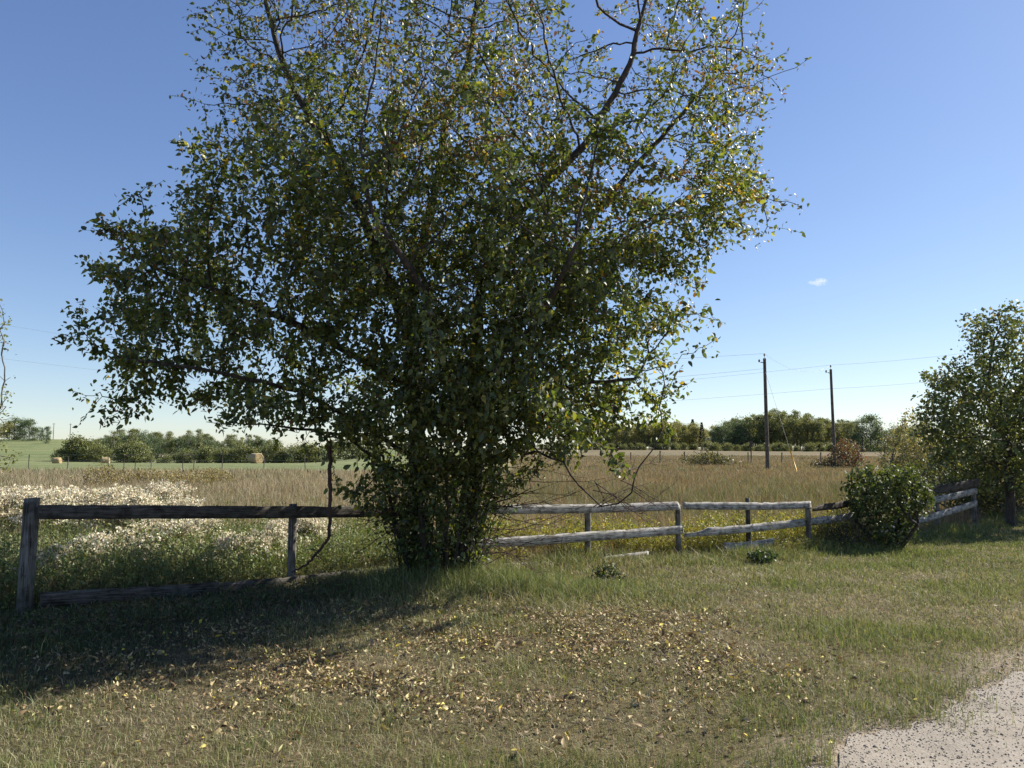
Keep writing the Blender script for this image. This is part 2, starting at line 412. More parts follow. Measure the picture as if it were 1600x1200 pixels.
# ------------------------------------------------------------------ the big tree
TD = 8.7
def big_tree():
    root_p = np.array([-1.0, 8.75, gzf(-1.0, 8.75)])
    t = thing('fruit_tree', 'large twin trunked leafy tree standing in front of the board fence', 'tree', root_p)
    nodes = []; par = []
    def limb(pts, start=None):
        """pts: (px, py, depth)"""
        Wp = [P(*q) for q in pts]
        if start is not None: Wp = [nodes[start]]+Wp
        prev = start if start is not None else -1
        first = True
        for a, b in zip(Wp[:-1], Wp[1:]):
            n = max(1, int(np.linalg.norm(b-a)/.13))
            for q in range(n+1 if (first and start is None) else n):
                s = (q if (first and start is None) else q+1)/n
                nodes.append(a*(1-s)+b*s+(rng.normal(0, .008, 3))); par.append(prev); prev = len(nodes)-1
            first = False
        return prev
    def near(px, py, d):
        p = P(px, py, d); return int(np.argmin(np.linalg.norm(np.array(nodes)-p, axis=1)))
    z0 = -.15
    b1 = P(657, 915, 8.75); b2 = P(722, 915, 8.7)
    limb([(657, 922, 8.75), (660, 860, 8.76), (652, 780, 8.8), (655, 700, 8.85), (648, 610, 8.9), (640, 520, 8.9)])
    n_t1 = len(nodes)
    limb([(722, 925, 8.65), (724, 860, 8.65), (735, 780, 8.7), (742, 700, 8.75), (745, 600, 8.8), (745, 480, 8.85)])
    n_t2 = len(nodes)
    limb([(600, 420, 8.8), (560, 320, 8.7), (520, 240, 8.7), (470, 160, 8.7), (440, 90, 8.7), (415, 0, 8.7), (395, -100, 8.7)], near(645, 540, 8.9))
    limb([(655, 400, 9.2), (690, 250, 9.3), (695, 190, 9.4), (730, 100, 9.4), (742, 20, 9.4), (770, -120, 9.4)], near(640, 520, 8.9))
    limb([(770, 380, 8.6), (840, 300, 8.4), (920, 220, 8.3), (985, 100, 8.3), (1010, 0, 8.3)], near(745, 480, 8.85))
    limb([(800, 520, 8.9), (880, 440, 9.0), (930, 330, 9.1), (1020, 230, 9.2), (1090, 150, 9.2), (1160, 80, 9.2)], near(745, 620, 8.8))
    limb([(850, 470, 9.3), (950, 380, 9.5), (1080, 305, 9.6), (1170, 300, 9.6)], near(800, 520, 8.9))
    limb([(560, 560, 8.4), (450, 500, 8.0), (330, 450, 7.8), (240, 420, 7.7)], near(648, 610, 8.9))
    limb([(560, 660, 8.5), (470, 610, 8.0), (330, 580, 7.5), (200, 560, 7.3)], near(652, 730, 8.8))
    limb([(540, 680, 8.3), (430, 665, 7.6), (320, 660, 7.2)], near(655, 760, 8.85))
    limb([(690, 560, 8.0), (660, 450, 7.2), (600, 360, 6.7)], near(745, 680, 8.75))
    limb([(800, 560, 8.0), (860, 470, 7.2), (900, 380, 6.8)], near(745, 640, 8.75))
    limb([(680, 500, 9.8), (650, 380, 10.6), (640, 280, 11)], near(648, 610, 8.9))
    limb([(800, 480, 9.8), (860, 380, 10.6), (900, 300, 11.2)], near(745, 560, 8.85))
    limb([(820, 640, 8.4), (900, 600, 8.2), (990, 590, 8.1)], near(742, 700, 8.75))
    limb([(810, 775, 8.3), (830, 762, 8.2)], near(735, 800, 8.7))                       # sawn stub low on the right
    limb([(840, 705, 8.0), (880, 725, 7.8), (905, 760, 7.7), (940, 792, 7.6), (965, 788, 7.5), (985, 768, 7.5), (1000, 730, 7.5), (1020, 700, 7.5), (1035, 670, 7.5)], near(740, 730, 8.75))
    n_limb = len(nodes)
    # attractors inside the crown volume
    ax = -.85; ay = 8.5
    zs = [.25, .6, .9, 1.3, 1.55, 1.85, 2.3, 2.6, 3.07, 3.3, 3.85, 4.2, 4.65, 5.45, 6.27, 7.1, 7.8, 8.5, 9.0]
    RL = [.45, .7, 1.0, 1.3, 1.8, 2.5, 3.75, 4.3, 4.2, 3.9, 3.65, 3.2, 2.6, 2.65, 2.75, 2.7, 2.3, 1.7, .6]
    RR = [.4, .6, .8, 1.35, 1.95, 2.4, 2.45, 2.3, 2.8, 2.95, 3.4, 4.1, 4.3, 4.3, 4.4, 4.4, 3.3, 2.4, .8]
    RD = [.45, .6, .8, 1.1, 1.6, 2.1, 2.4, 2.5, 2.7, 2.7, 2.7, 2.7, 2.7, 2.6, 2.5, 2.3, 2.0, 1.5, .6]
    n = 90000; z = rng.uniform(.25, 9.0, n); th = rng.uniform(0, 2*np.pi, n); rr = np.sqrt(rng.uniform(0, 1, n))
    rx = np.where(np.cos(th) < 0, np.interp(z, zs, RL), np.interp(z, zs, RR)); ry = np.interp(z, zs, RD)
    x = ax+np.cos(th)*rr*rx; y = ay+np.sin(th)*rr*ry*np.where(np.sin(th) < 0, .88, .52)
    vol = rx*ry/12.0
    nz = fbm(x, y, z, 1.5, 55, 2); hole = (np.abs(x-1.45-.1*(z-6)) < .12+.16*np.maximum(z-6, 0)) & (z > 6.2)
    edge = rr*1.13+ .9*(nz-.5)
    keep = (rng.uniform(0, 1, n) < vol*(.16+.18*rr)*np.interp(z, [0, 1.2, 2.4, 4.5, 6, 9], [5.0, 4.2, 2.4, 1.35, .72, .6])*4.5) & (edge < .98) & (nz > .37+.09*S(3.5, 6, z)) & ~hole
    att = np.stack([x, y, z], 1)[keep]
    if len(att) > 12500: att = att[rng.choice(len(att), 12500, False)]
    fing = []
    for q in range(330):
        z = rng.uniform(1.95, 8.0); a0 = rng.uniform(0, 2*np.pi)
        if rng.uniform() < .5: a0 = rng.choice([0, np.pi])+rng.normal(0, .5)
        c_, s_ = np.cos(a0), np.sin(a0); rx_ = np.interp(z, zs, RL if c_ < 0 else RR); ry_ = np.interp(z, zs, RD)*(.88 if s_ < 0 else .52)
        b0 = np.array([ax+c_*rx_*.78, ay+s_*ry_*.75, z]); d0 = norm(np.array([c_, s_, np.interp(z, [1.5, 3, 6, 8], [-.15, .15, .6, 1.1])])+rng.normal(0, .28, 3))
        L0 = rng.uniform(.4, 1.05)
        fing.append(b0+d0*np.linspace(0, L0, 12)[:, None]+np.array([0, 0, -.1])*(np.linspace(0, 1, 12)**2)[:, None]+rng.normal(0, .035, (12, 3)))
    fing = np.concatenate(fing); fing = fing[~((np.abs(fing[:, 0]-1.45) < .3) & (fing[:, 2] > 6.4))]; att = np.concatenate([att, fing])
    # stray long shoots that break the outline
    N, pr = colonize(nodes, par, att, .115, 1.5, .17, 100, (0, 0, .06), .16)
    rad, ch = radii(N, pr, .0034, 2.15)
    rad[:n_t1] = np.maximum(rad[:n_t1], np.linspace(.13, .075, n_t1)); rad[n_t1:n_t2] = np.maximum(rad[n_t1:n_t2], np.linspace(.135, .07, n_t2-n_t1))
    rad = np.minimum(rad, .15)
    cs = chains(N, pr, rad, ch); cs.sort(key=lambda c: -rad[c[min(1, len(c)-1)]]*len(c))
    tw = TubeAcc(); made = 0
    rp = root_p
    for c in cs:
        if len(c) < 2: continue
        r = rad[c].copy()
        if pr[c[0]] >= 0 or c[0] != cs[0][0]: r[0] = min(r[0], r[1]*1.1)
        pts = N[c]-rp
        if c[0] in (0, n_t1):
            r0 = r.copy(); r0[0] *= 1.35; r0[1] *= 1.12
            # gnarled trunk with uneven girth
            V, Q = tube(pts, r0, 18)
            k = 18; nn = vnoise(V[:, 0]+5, V[:, 1]+5, V[:, 2]*.5+5, .07, 4)
            ctr = np.repeat(pts, k, 0); V = ctr+(V-ctr)*(1+.35*(nn-.5))[:, None]
            link('trunk', npmesh('trunk', V, [Q], M['bark'], None, True), t)
        elif r[1] > .02 and made < 22:
            a = TubeAcc(); a.add(pts, r, 9); link('limb', a.mesh('limb', M['bark']), t); made += 1
        else:
            tw.add(pts, np.maximum(r, .0022), 5 if r[1] > .006 else 3)
    # leaves on every thin node
    n0 = len(N); print('big tree nodes', n0, 'attractors', len(att))
    LP = []; LD = []; nch = np.array([len(a) for a in ch])
    pdir = norm(N-N[np.maximum(pr, 0)]+1e-6)
    thin = np.where(rad < .0125)[0]; thin = thin[thin >= n_limb]
    clus = .25+1.75*S(.32, .66, fbm(N[:, 0], N[:, 1], N[:, 2], .42, 77, 2))
    for i in thin:
        z = N[i][2]
        k = rng.poisson(clus[i]*np.interp(z, [0, 1.5, 3, 4.5, 6, 8], [10, 17, 17.5, 13, 8.2, 6.4]))
        if nch[i] == 0:
            # shoot with alternate leaves
            L = rng.uniform(.08, .34); m = int(L/.028); d = norm(pdir[i]+rng.normal(0, .25, 3)+np.array([0, 0, .15]))
            s = np.linspace(0, 1, max(m, 3)); pts = N[i]+d*(s*L)[:, None]+np.array([0, 0, -.25])*(s**2*L*rng.uniform(-.3, 1))[:, None]
            tw.add(pts-rp, np.linspace(.0028, .0014, len(pts)), 3)
            LP.append(pts); LD.append(d*.5+rng.normal(0, .6, (len(pts), 3))+np.array([0, 0, -.35]))
        if k:
            LP.append(N[i]+rng.normal(0, .055, (k, 3))+pdir[i]*rng.uniform(0, .11, (k, 1)))
            LD.append(pdir[i]*.35+rng.normal(0, .7, (k, 3))+np.array([0, 0, -.4]))
    LP = np.concatenate(LP); LD = np.concatenate(LD); n = len(LP)
    link('twigs', tw.mesh('twigs', M['bark']), t)
    print('leaves', n)
    size = np.clip(rng.lognormal(np.log(.051), .3, n)*np.interp(LP[:, 2], [0, 2, 4, 6], [.85, 1.05, 1.02, .84]), .02, .082)
    big = rng.uniform(0, 1, n) < .07; size[big] *= 1.15
    c = pal(n, [(.07, .1, .028), (.1, .135, .036), (.145, .175, .048), (.24, .25, .07), (.045, .066, .024)], [3.5, 4, 2.6, .9, 3.4], .25)
    pn = fbm(LP[:, 0], LP[:, 1], LP[:, 2], .7, 71, 2)
    brn = (rng.uniform(0, 1, n) < .06+.5*S(.5, .66, pn)*S(2.5, 5, LP[:, 2]))
    c[brn] = pal(brn.sum(), [(.16, .10, .035), (.19, .14, .04), (.12, .055, .03), (.09, .075, .04)])
    yl = rng.uniform(0, 1, n) < .012; c[yl] = pal(yl.sum(), [(.42, .32, .04)])
    size[brn] *= .8
    a = Acc(); a.add(*leaves(LP-rp, LD, size, c, 1.0)); link('foliage', a.mesh('foliage', M['leaf']), t)
    # extra bare stems of the clump, fanning out of the base
    for q in range(6):
        a0 = q*1.05+rng.uniform(-.2, .2); bx, by = -.86+.26*math.cos(a0), 8.68+.18*math.sin(a0); s = np.linspace(0, 1, 16)[:, None]
        d = np.array([math.cos(a0)*.24+rng.normal(0, .05), math.sin(a0)*.4, 1.0]); L = rng.uniform(1.2, 1.9)
        pts = np.array([bx, by, gzf(bx, by)-.05])+d*L*s+np.array([math.cos(a0), math.sin(a0), 0])*.06*np.sin(s*3)+rng.normal(0, .008, (16, 3))
        a = TubeAcc(); a.add(pts-rp, np.linspace(rng.uniform(.028, .05), .012, 16), 8); link('stem', a.mesh('stem', M['bark']), t)
    # dead broken branch hanging down over the fence
    pts = [P(*q) for q in [(514, 690, 7.7), (516, 730, 7.65), (516, 790, 7.6), (514, 840, 7.6), (498, 862, 7.62), (478, 882, 7.7), (456, 895, 7.75)]]
    s = np.linspace(0, len(pts)-1, 40); pa = np.array(pts); q = np.stack([np.interp(s, range(len(pts)), pa[:, k]) for k in range(3)], 1)+rng.normal(0, .004, (40, 3))
    a = TubeAcc(); a.add(q-rp, np.linspace(.024, .009, 40), 7, True)
    for (i0, dx, dz) in ((26, -.12, .02), (28, .1, -.05), (27, .09, .06), (20, .07, .05)):
        b0 = q[i0]; e = b0+np.array([dx, -.02, dz]); mm = (b0+e)/2+np.array([0, 0, .012]); a.add(np.array([b0, mm, e])-rp, [.006, .004, .002], 4)
    link('broken_branch', a.mesh('broken_branch', M['bark_red']), t)['label'] = 'dead reddish branch hanging down over the top rail'
    # bare twiggy sprays low on both sides
    tw2 = TubeAcc()
    for (x0, y0, d0, x1, y1, d1, nb) in ((650, 790, 8.6, 560, 820, 7.9, 9), (650, 820, 8.6, 580, 770, 8.2, 7), (740, 830, 8.5, 850, 845, 8.0, 11), (740, 800, 8.5, 880, 800, 8.0, 9), (740, 760, 8.5, 900, 750, 7.8, 8), (935, 790, 7.6, 1020, 800, 7.5, 5), (975, 780, 7.55, 1040, 770, 7.5, 5)):
        A = P(x0, y0, d0)
        for q in range(nb):
            B = P(x1+rng.normal(0, 30), y1+rng.normal(0, 32), d1+rng.normal(0, .4)); A = P(x0+rng.normal(0, 10), y0+rng.normal(0, 26), d0); s = np.linspace(0, 1, 7)[:, None]
            pts = A*(1-s)+B*s+np.array([0, 0, -.12])*np.sin(s*np.pi)*rng.uniform(-.6, 1)+rng.normal(0, .012, (7, 3))*s
            tw2.add(pts-rp, np.linspace(.0055, .0016, 7), 4)
            for e in range(7):
                i = rng.integers(1, 6); en = pts[i]+norm(pts[i]-pts[i-1]+rng.normal(0, .09, 3))*rng.uniform(.06, .26)
                tw2.add(np.array([pts[i], (pts[i]+en)/2+rng.normal(0, .008, 3), en])-rp, [.003, .002, .001], 3)
    link('bare_twigs', tw2.mesh('bare_twigs', M['bark_red']), t)
    # young leafy suckers round the trunks
    su = TubeAcc(); LP = []; LD = []
    for q in range(135):
        a0 = rng.uniform(0, 6.28); r0 = rng.uniform(.1, .42); bx, by = -.86+r0*math.cos(a0)*1.15, 8.65+r0*math.sin(a0); h = rng.uniform(.35, 1.9)
        s = np.linspace(0, 1, 10)[:, None]; b0 = np.array([bx, by, gzf(bx, by)]); d = np.array([rng.normal(0, .18)+(bx+.98)*.75, rng.normal(0, .18)+(by-8.65)*.6, 1])
        pts = b0+d*h*s+rng.normal(0, .01, (10, 3)); su.add(pts-rp, np.linspace(.006, .002, 10), 4)
        k = rng.integers(16, 44); i = rng.uniform(.15, 1, k)[:, None]; LP.append(b0+d*h*i+rng.normal(0, .03, (k, 3))); LD.append(rng.normal(0, .7, (k, 3))+np.array([0, 0, .1]))
    LP = np.concatenate(LP); LD = np.concatenate(LD); n = len(LP)
    link('sucker_stems', su.mesh('sucker_stems', M['bark']), t)
    a = Acc(); a.add(*leaves(LP-rp, LD, rng.lognormal(np.log(.045), .25, n), pal(n, [(.045, .08, .018), (.07, .11, .025), (.1, .14, .03)]), 1.0)); link('sucker_leaves', a.mesh('sucker_leaves', M['leaf']), t)
big_tree()

# ------------------------------------------------------------------ board fence
def board(name, p0, p1, h, th, mat, parent, seg=60, chip0=0, chip1=0, warp=.014):
    """weathered board from p0 to p1 (centres), local to parent"""
    p0 = np.array(p0, float); p1 = np.array(p1, float); L = np.linalg.norm(p1-p0); d = (p1-p0)/L
    side = norm(np.cross(d, [0, 0, 1])); up = np.cross(side, d); sd = rng.integers(0, 1000)
    s = np.linspace(0, 1, seg+1); V = []; G = []
    ring = [(-1, -1), (-1, -.33), (-1, .33), (-1, 1), (1, 1), (1, .33), (1, -.33), (1, -1)]
    for q in s:
        x = q*L; top = h/2*(1+.05*(vnoise([x], [sd], 0, .35, 1)[0]-.5)); bot = -h/2*(1+.05*(vnoise([x], [sd+9], 0, .3, 1)[0]-.5))
        top -= .012*max(0, vnoise([x], [sd+3], 0, .1, 4)[0]-.74)/.22; bot += .01*max(0, vnoise([x], [sd+7], 0, .13, 6)[0]-.76)/.22
        if chip0 and x < chip0: top -= h*.62*(1-x/chip0)**.7
        if chip1 and L-x < chip1: top -= h*.62*(1-(L-x)/chip1)**.7
        wv = warp*(vnoise([x], [sd+5], 0, 1.1, 2)[0]-.5)*2
        for (a, b) in ring:
            z = (top if b > 0 else -bot*-1)*abs(b) if abs(b) == 1 else b*(top if b > 0 else -bot)
            if abs(b) == 1: z = top if b > 0 else bot
            ex = 0
            if q in (0, 1): ex = rng.uniform(-.012, .012)
            V.append(p0+d*(x+ex)+side*(a*th/2+wv)+up*(z+wv*.6-.02*math.sin(q*math.pi))); G.append((x+sd, z, a*th/2))
    n = seg+1; i = np.arange(n*8).reshape(n, 8); j = np.roll(i, -1, 1)
    Q = np.stack([i[:-1].ravel(), j[:-1].ravel(), j[1:].ravel(), i[1:].ravel()], 1)
    E = np.array([list(range(7, -1, -1)), [(n-1)*8+k for k in range(8)]])
    o = link(name, npmesh(name, V, [Q, E], mat, None, False, G), parent); return o
def post(name, x, y, ztop, w_, mat, parent, org, zb=-.3, lean=(0, 0), split=True):
    g = gzf(x, y); n = 10; zs = np.linspace(g+zb, ztop, n); V = []; G = []; sd = rng.integers(0, 900); k = 10
    for z in zs:
        for q in range(k):
            a = q*2*np.pi/k; r = w_/2*(1+.10*(vnoise([a*2+sd], [z*2], 0, 1, 2)[0]-.5))*(.96 if z == zs[-1] else 1)
            if split and q in (0, 5): r *= .9
            V.append([x+r*math.cos(a)+lean[0]*(z-g), y+r*math.sin(a)+lean[1]*(z-g), z+(rng.uniform(-.01, .006) if z == zs[-1] else 0)]); G.append((z, q*.02+sd, a*.02))
    V = np.array(V)-org; i = np.arange(n*k).reshape(n, k); j = np.roll(i, -1, 1)
    Q = np.stack([i[:-1].ravel(), j[:-1].ravel(), j[1:].ravel(), i[1:].ravel()], 1)
    return link(name, npmesh(name, V, [Q, np.arange(n*k-k, n*k)[None]], mat, None, True, G), parent)
org = np.array([FX[0], FD[0], gzf(FX[0], FD[0])])
f1 = thing('board_fence', 'long weathered grey board fence behind the big tree, ending at the broken corner', 'fence', org)
F = lambda px, py, off=0.0: P(px, py, fd(px)-off)
for px, ty, w_, mt in ((48, 778, .135, 'post'), (458, 787, .10, 'post'), (690, 787, .11, 'post'), (918, 788, .105, 'post'), (1059, 788, .10, 'post'), (1168, 778, .085, 'wood_dark'), (1262, 788, .1, 'post')):
    p = P(px, ty, fd(px)+.03); post('post', p[0], p[1], p[2], w_, M[mt], f1, org, lean=(.01 if px == 48 else 0, 0))
def rail(a, b, h, mat='wood', par=f1, o=org, **k):
    return board('rail', F(a[0], a[1], .05)-o, F(b[0], b[1], .05)-o, h*.9, .026, M[mat], par, **k)
r = rail((60, 800), (697, 796.5), .15, 'wood_shade'); r['label'] = 'shaded top board of the left half'
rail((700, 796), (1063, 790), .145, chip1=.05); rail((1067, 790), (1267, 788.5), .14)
rail((62, 938), (588, 897), .15, 'wood_shade'); rail((592, 896), (742, 884), .15, 'wood_shade')
rail((715, 850), (1066, 827), .15); rail((1069, 833), (1292, 812), .145, chip0=.5)
rail((780, 889), (1012, 868), .14, warp=.02); rail((1130, 855), (1210, 847), .15)
org2 = np.array([FX[7], FD[7], gzf(FX[7], FD[7])])
f2 = thing('board_fence', 'short run of dark broken fence boards half hidden by the round green bush', 'fence', org2)
for px, ty in ((1332, 784), (1400, 776), (1462, 762), (1520, 752)):
    p = P(px, ty, fd(px)+.03); post('post', p[0], p[1], p[2], .1, M['post'], f2, org2)
k2 = dict(par=f2, o=org2)
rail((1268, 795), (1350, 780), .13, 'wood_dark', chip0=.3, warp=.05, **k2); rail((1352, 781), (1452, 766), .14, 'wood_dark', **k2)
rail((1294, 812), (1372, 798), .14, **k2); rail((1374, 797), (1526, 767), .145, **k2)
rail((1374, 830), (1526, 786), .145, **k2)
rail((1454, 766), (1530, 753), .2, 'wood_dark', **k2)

# ------------------------------------------------------------------ generic small trees and bushes
def crown_tree(name, label, cat, base, height, radius, leaf_n, leaf_s, cols, wts=None, trunk_r=.06, crown0=.2, sparse=0., natt=700, mat='leaf_soft', bark='bark_grey', stems=1, seed_spread=.1, group=None, shape=None, depth=.9, step=.16, cardleaf=True, bare=0, spread=.07):
    """tree grown in its own crown volume; shape = list of (height fraction, radius factor)"""
    base = np.array(base, float); t = thing(name, label, cat, base, group)
    shape = shape or [(0, .5), (.3, .9), (.55, 1), (.8, .7), (1, .15)]
    nodes = []; par = []
    for s_ in range(stems):
        a0 = rng.uniform(0, 6.28); b0 = np.array([math.cos(a0), math.sin(a0), 0])*seed_spread*(stems > 1)
        tp = b0+np.array([b0[0]*1.8, b0[1]*1.8, height*(crown0+.25)]); n = max(3, int(height*(crown0+.25)/step)); pv = -1
        for q in range(n+1):
            nodes.append(b0+(tp-b0)*q/n+rng.normal(0, .01, 3)*(q > 0)-np.array([0, 0, .05])*(q == 0)); par.append(pv); pv = len(nodes)-1
    ntr = len(nodes)
    m = natt*8; z = rng.uniform(0, 1, m); th = rng.uniform(0, 6.283, m); rr = np.sqrt(rng.uniform(0, 1, m))
    rf = np.interp(z, [a for a, b in shape], [b for a, b in shape])*radius
    att = np.stack([np.cos(th)*rr*rf, np.sin(th)*rr*rf*depth, height*(crown0+(1-crown0)*z)], 1)
    nz = fbm(att[:, 0]+base[0], att[:, 1], att[:, 2], radius*.45, 5, 2)
    keep = (rng.uniform(0, 1, m) < (rf/radius)**2+.05) & (rr+.6*(nz-.5) < .98) & (nz > .3+sparse)
    att = att[keep][:natt]
    N, pr = colonize(nodes, par, att, step, 2.5*step+radius*.5, step*1.5, 60, (0, 0, .1), .18)
    rad, ch = radii(N, pr, .004, 2.1); sf = trunk_r/max(rad[0], 1e-4); rad = np.minimum(rad*max(sf, .4), trunk_r*1.2); rad = np.maximum(rad, .003)
    cs = chains(N, pr, rad, ch); ta = TubeAcc(); ba = TubeAcc()
    for c in cs:
        if len(c) < 2: continue
        r_ = rad[c].copy()
        if c[0] < ntr and pr[c[0]] < 0: r_[0] *= 1.3; ta.add(N[c], r_, 8)
        else: r_[0] = min(r_[0], r_[1]*1.1); ba.add(N[c], r_, 4)
    link('trunk', ta.mesh('trunk', M[bark]), t)
    if ba.n: link('branches', ba.mesh('branches', M[bark]), t)['kind'] = 'stuff'
    th_ = np.where(rad <= np.quantile(rad, .82))[0]; th_ = th_[th_ >= ntr//2] if (th_ >= ntr//2).any() else th_
    i = rng.choice(th_, leaf_n); pd = norm(N-N[np.maximum(pr, 0)]+1e-6)
    LP = N[i]+rng.normal(0, spread, (leaf_n, 3))+pd[i]*rng.uniform(0, step, (leaf_n, 1)); LD = pd[i]*.3+rng.normal(0, .7, (leaf_n, 3))+np.array([0, 0, -.2])
    c = pal(leaf_n, cols, wts); sz = rng.lognormal(np.log(leaf_s), .25, leaf_n)
    a = Acc(); a.add(*(cards(LP, LD, sz, c, .7) if cardleaf else leaves(LP, LD, sz, c)))
    link('crown', a.mesh('crown', M[mat]), t)
    return t
def at(px, py, d): p = P(px, py, d); return (p[0], p[1], gzf(p[0], p[1])-.03)
GREEN = [(.045, .075, .02), (.07, .105, .03), (.1, .13, .035), (.035, .055, .02)]
crown_tree('bush', 'round dense green bush growing over the broken corner of the board fence', 'bush', at(1388, 850, 13.4), 1.5, .80, 5200, .058, [(.06, .085, .03), (.085, .115, .038), (.13, .165, .05)], None, .03, .06, .08, 420, 'leaf_soft', 'bark', 7, .18, shape=[(0, .5), (.2, .62), (.45, .85), (.7, 1), (.88, .8), (1, .5)], step=.1, cardleaf=False, spread=.07)
crown_tree('dead_brush', 'low dark twiggy brush left of the round green bush at the fence', 'bush', at(1325, 850, 13.3), .62, .62, 1800, .03, [(.05, .05, .025), (.07, .06, .03), (.06, .075, .03)], None, .012, .05, 0, 500, 'leaf_soft', 'bark', 14, .3, step=.07, spread=.04)
crown_tree('broadleaf_tree', 'broad leafy green tree with a pale shaded trunk at the far right edge', 'tree', at(1580, 812, 17.0), 5.15, 1.9, 20000, .08, [(.09, .12, .045), (.13, .16, .06), (.19, .22, .08), (.3, .27, .09)], [3, 4, 2, .6], .1, .16, .07, 1500, 'leaf_soft', 'bark', 1, 0, shape=[(0, .45), (.12, .8), (.3, 1), (.5, .98), (.68, .78), (.85, .5), (1, .2)], step=.17, spread=.09)
crown_tree('broadleaf_tree', 'leafy tree in shade behind the pale trunk at the right edge, only its crown seen', 'tree', at(1680, 800, 20), 4.6, 2.0, 12000, .1, GREEN, None, .09, .1, .02, 900, step=.2, spread=.1)
crown_tree('slender_tree', 'airy yellowing multi stemmed young tree with thin crown beyond the round bush', 'tree', at(1425, 742, 30), 3.35, 1.3, 7800, .075, [(.36, .31, .15), (.28, .26, .11), (.42, .37, .2), (.16, .18, .07)], None, .035, .12, .03, 600, 'leaf_soft', 'bark_grey', 5, .3, step=.15, spread=.1, shape=[(0, .6), (.3, 1), (.6, .85), (.85, .45), (1, .15)])
crown_tree('shrub', 'reddish brown leaved shrub at the foot of the shorter right utility pole', 'shrub', at(1324, 732, 62), 2.5, 1.4, 2000, .15, [(.16, .1, .065), (.16, .13, .07), (.15, .15, .07), (.2, .08, .05)], None, .05, .05, .06, 350, stems=7, seed_spread=.5, step=.25, spread=.15)
crown_tree('shrub', 'low dark scrub just left of the shorter utility pole base', 'shrub', at(1288, 733, 63), .9, 1.2, 1300, .12, [(.08, .07, .04), (.1, .08, .045)], None, .02, .05, 0, 200, stems=7, seed_spread=.5, step=.15, spread=.1)
crown_tree('roadside_shrub', 'flat olive shrub patch near the road fence left of the taller pole', 'shrub', at(1105, 727, 72), 1.35, 2.6, 3000, .15, [(.09, .1, .045), (.13, .12, .05), (.14, .125, .06)], None, .03, .05, .05, 300, stems=9, seed_spread=1.0, step=.2, spread=.18)
crown_tree('left_edge_tree', 'sparse pale yellow green tree poking in from the left edge with bare twigs', 'tree', at(-88, 790, 15.5), 5.3, 1.25, 3000, .06, [(.16, .19, .05), (.22, .22, .07), (.12, .15, .04)], None, .06, .12, .06, 650, 'leaf_soft', 'bark_grey', 2, .15, step=.15, spread=.05, shape=[(0, .8), (.2, 1.12), (.4, .95), (.6, 1.0), (.8, .85), (1, .4)])
# understory at the right fence corner
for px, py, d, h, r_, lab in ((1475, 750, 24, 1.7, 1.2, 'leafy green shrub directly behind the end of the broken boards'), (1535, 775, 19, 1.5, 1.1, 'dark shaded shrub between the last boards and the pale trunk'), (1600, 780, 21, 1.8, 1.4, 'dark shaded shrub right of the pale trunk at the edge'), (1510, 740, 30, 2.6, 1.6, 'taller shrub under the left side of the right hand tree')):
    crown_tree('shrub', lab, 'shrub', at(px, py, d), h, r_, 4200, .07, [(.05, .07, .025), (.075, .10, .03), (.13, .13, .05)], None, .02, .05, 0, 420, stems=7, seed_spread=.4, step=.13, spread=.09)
crown_tree('weed_clump', 'small dark leafy weed clump on the lawn just right of the big tree trunks', 'plant', at(950, 903, 9.3), .24, .2, 600, .03, [(.03, .05, .02), (.05, .07, .03), (.13, .15, .05)], None, .006, .05, 0, 150, stems=6, seed_spread=.06, step=.04, spread=.02)
crown_tree('weed_clump', 'small dark leafy weed clump on the lawn below the thin dark fence post', 'plant', at(1192, 878, 11.2), .26, .24, 700, .035, [(.03, .06, .02), (.05, .085, .03)], None, .006, .05, 0, 150, stems=6, seed_spread=.06, step=.04, spread=.02)
for px, py, d, h, r_, lab in ((165, 752, 27, 1.0, 1.0, 'yellow flecked leafy shrub in the dry field behind the white seed heads'), (230, 752, 28, .8, .9, 'tan leaved shrub right of the yellow flecked one in the dry field'), (285, 752, 26, .85, 1.0, 'golden leaved shrub patch in the dry field left of the second post'), (330, 748, 29, .8, 1.0, 'low brownish shrub in the dry field nearest the big hay bale')):
    crown_tree('field_shrub', lab, 'shrub', at(px, py, d), h, r_, 2400, .05, [(.24, .2, .06), (.14, .14, .05), (.3, .24, .09), (.18, .13, .06)], None, .01, .05, 0, 260, stems=12, seed_spread=.5, step=.1, spread=.08)

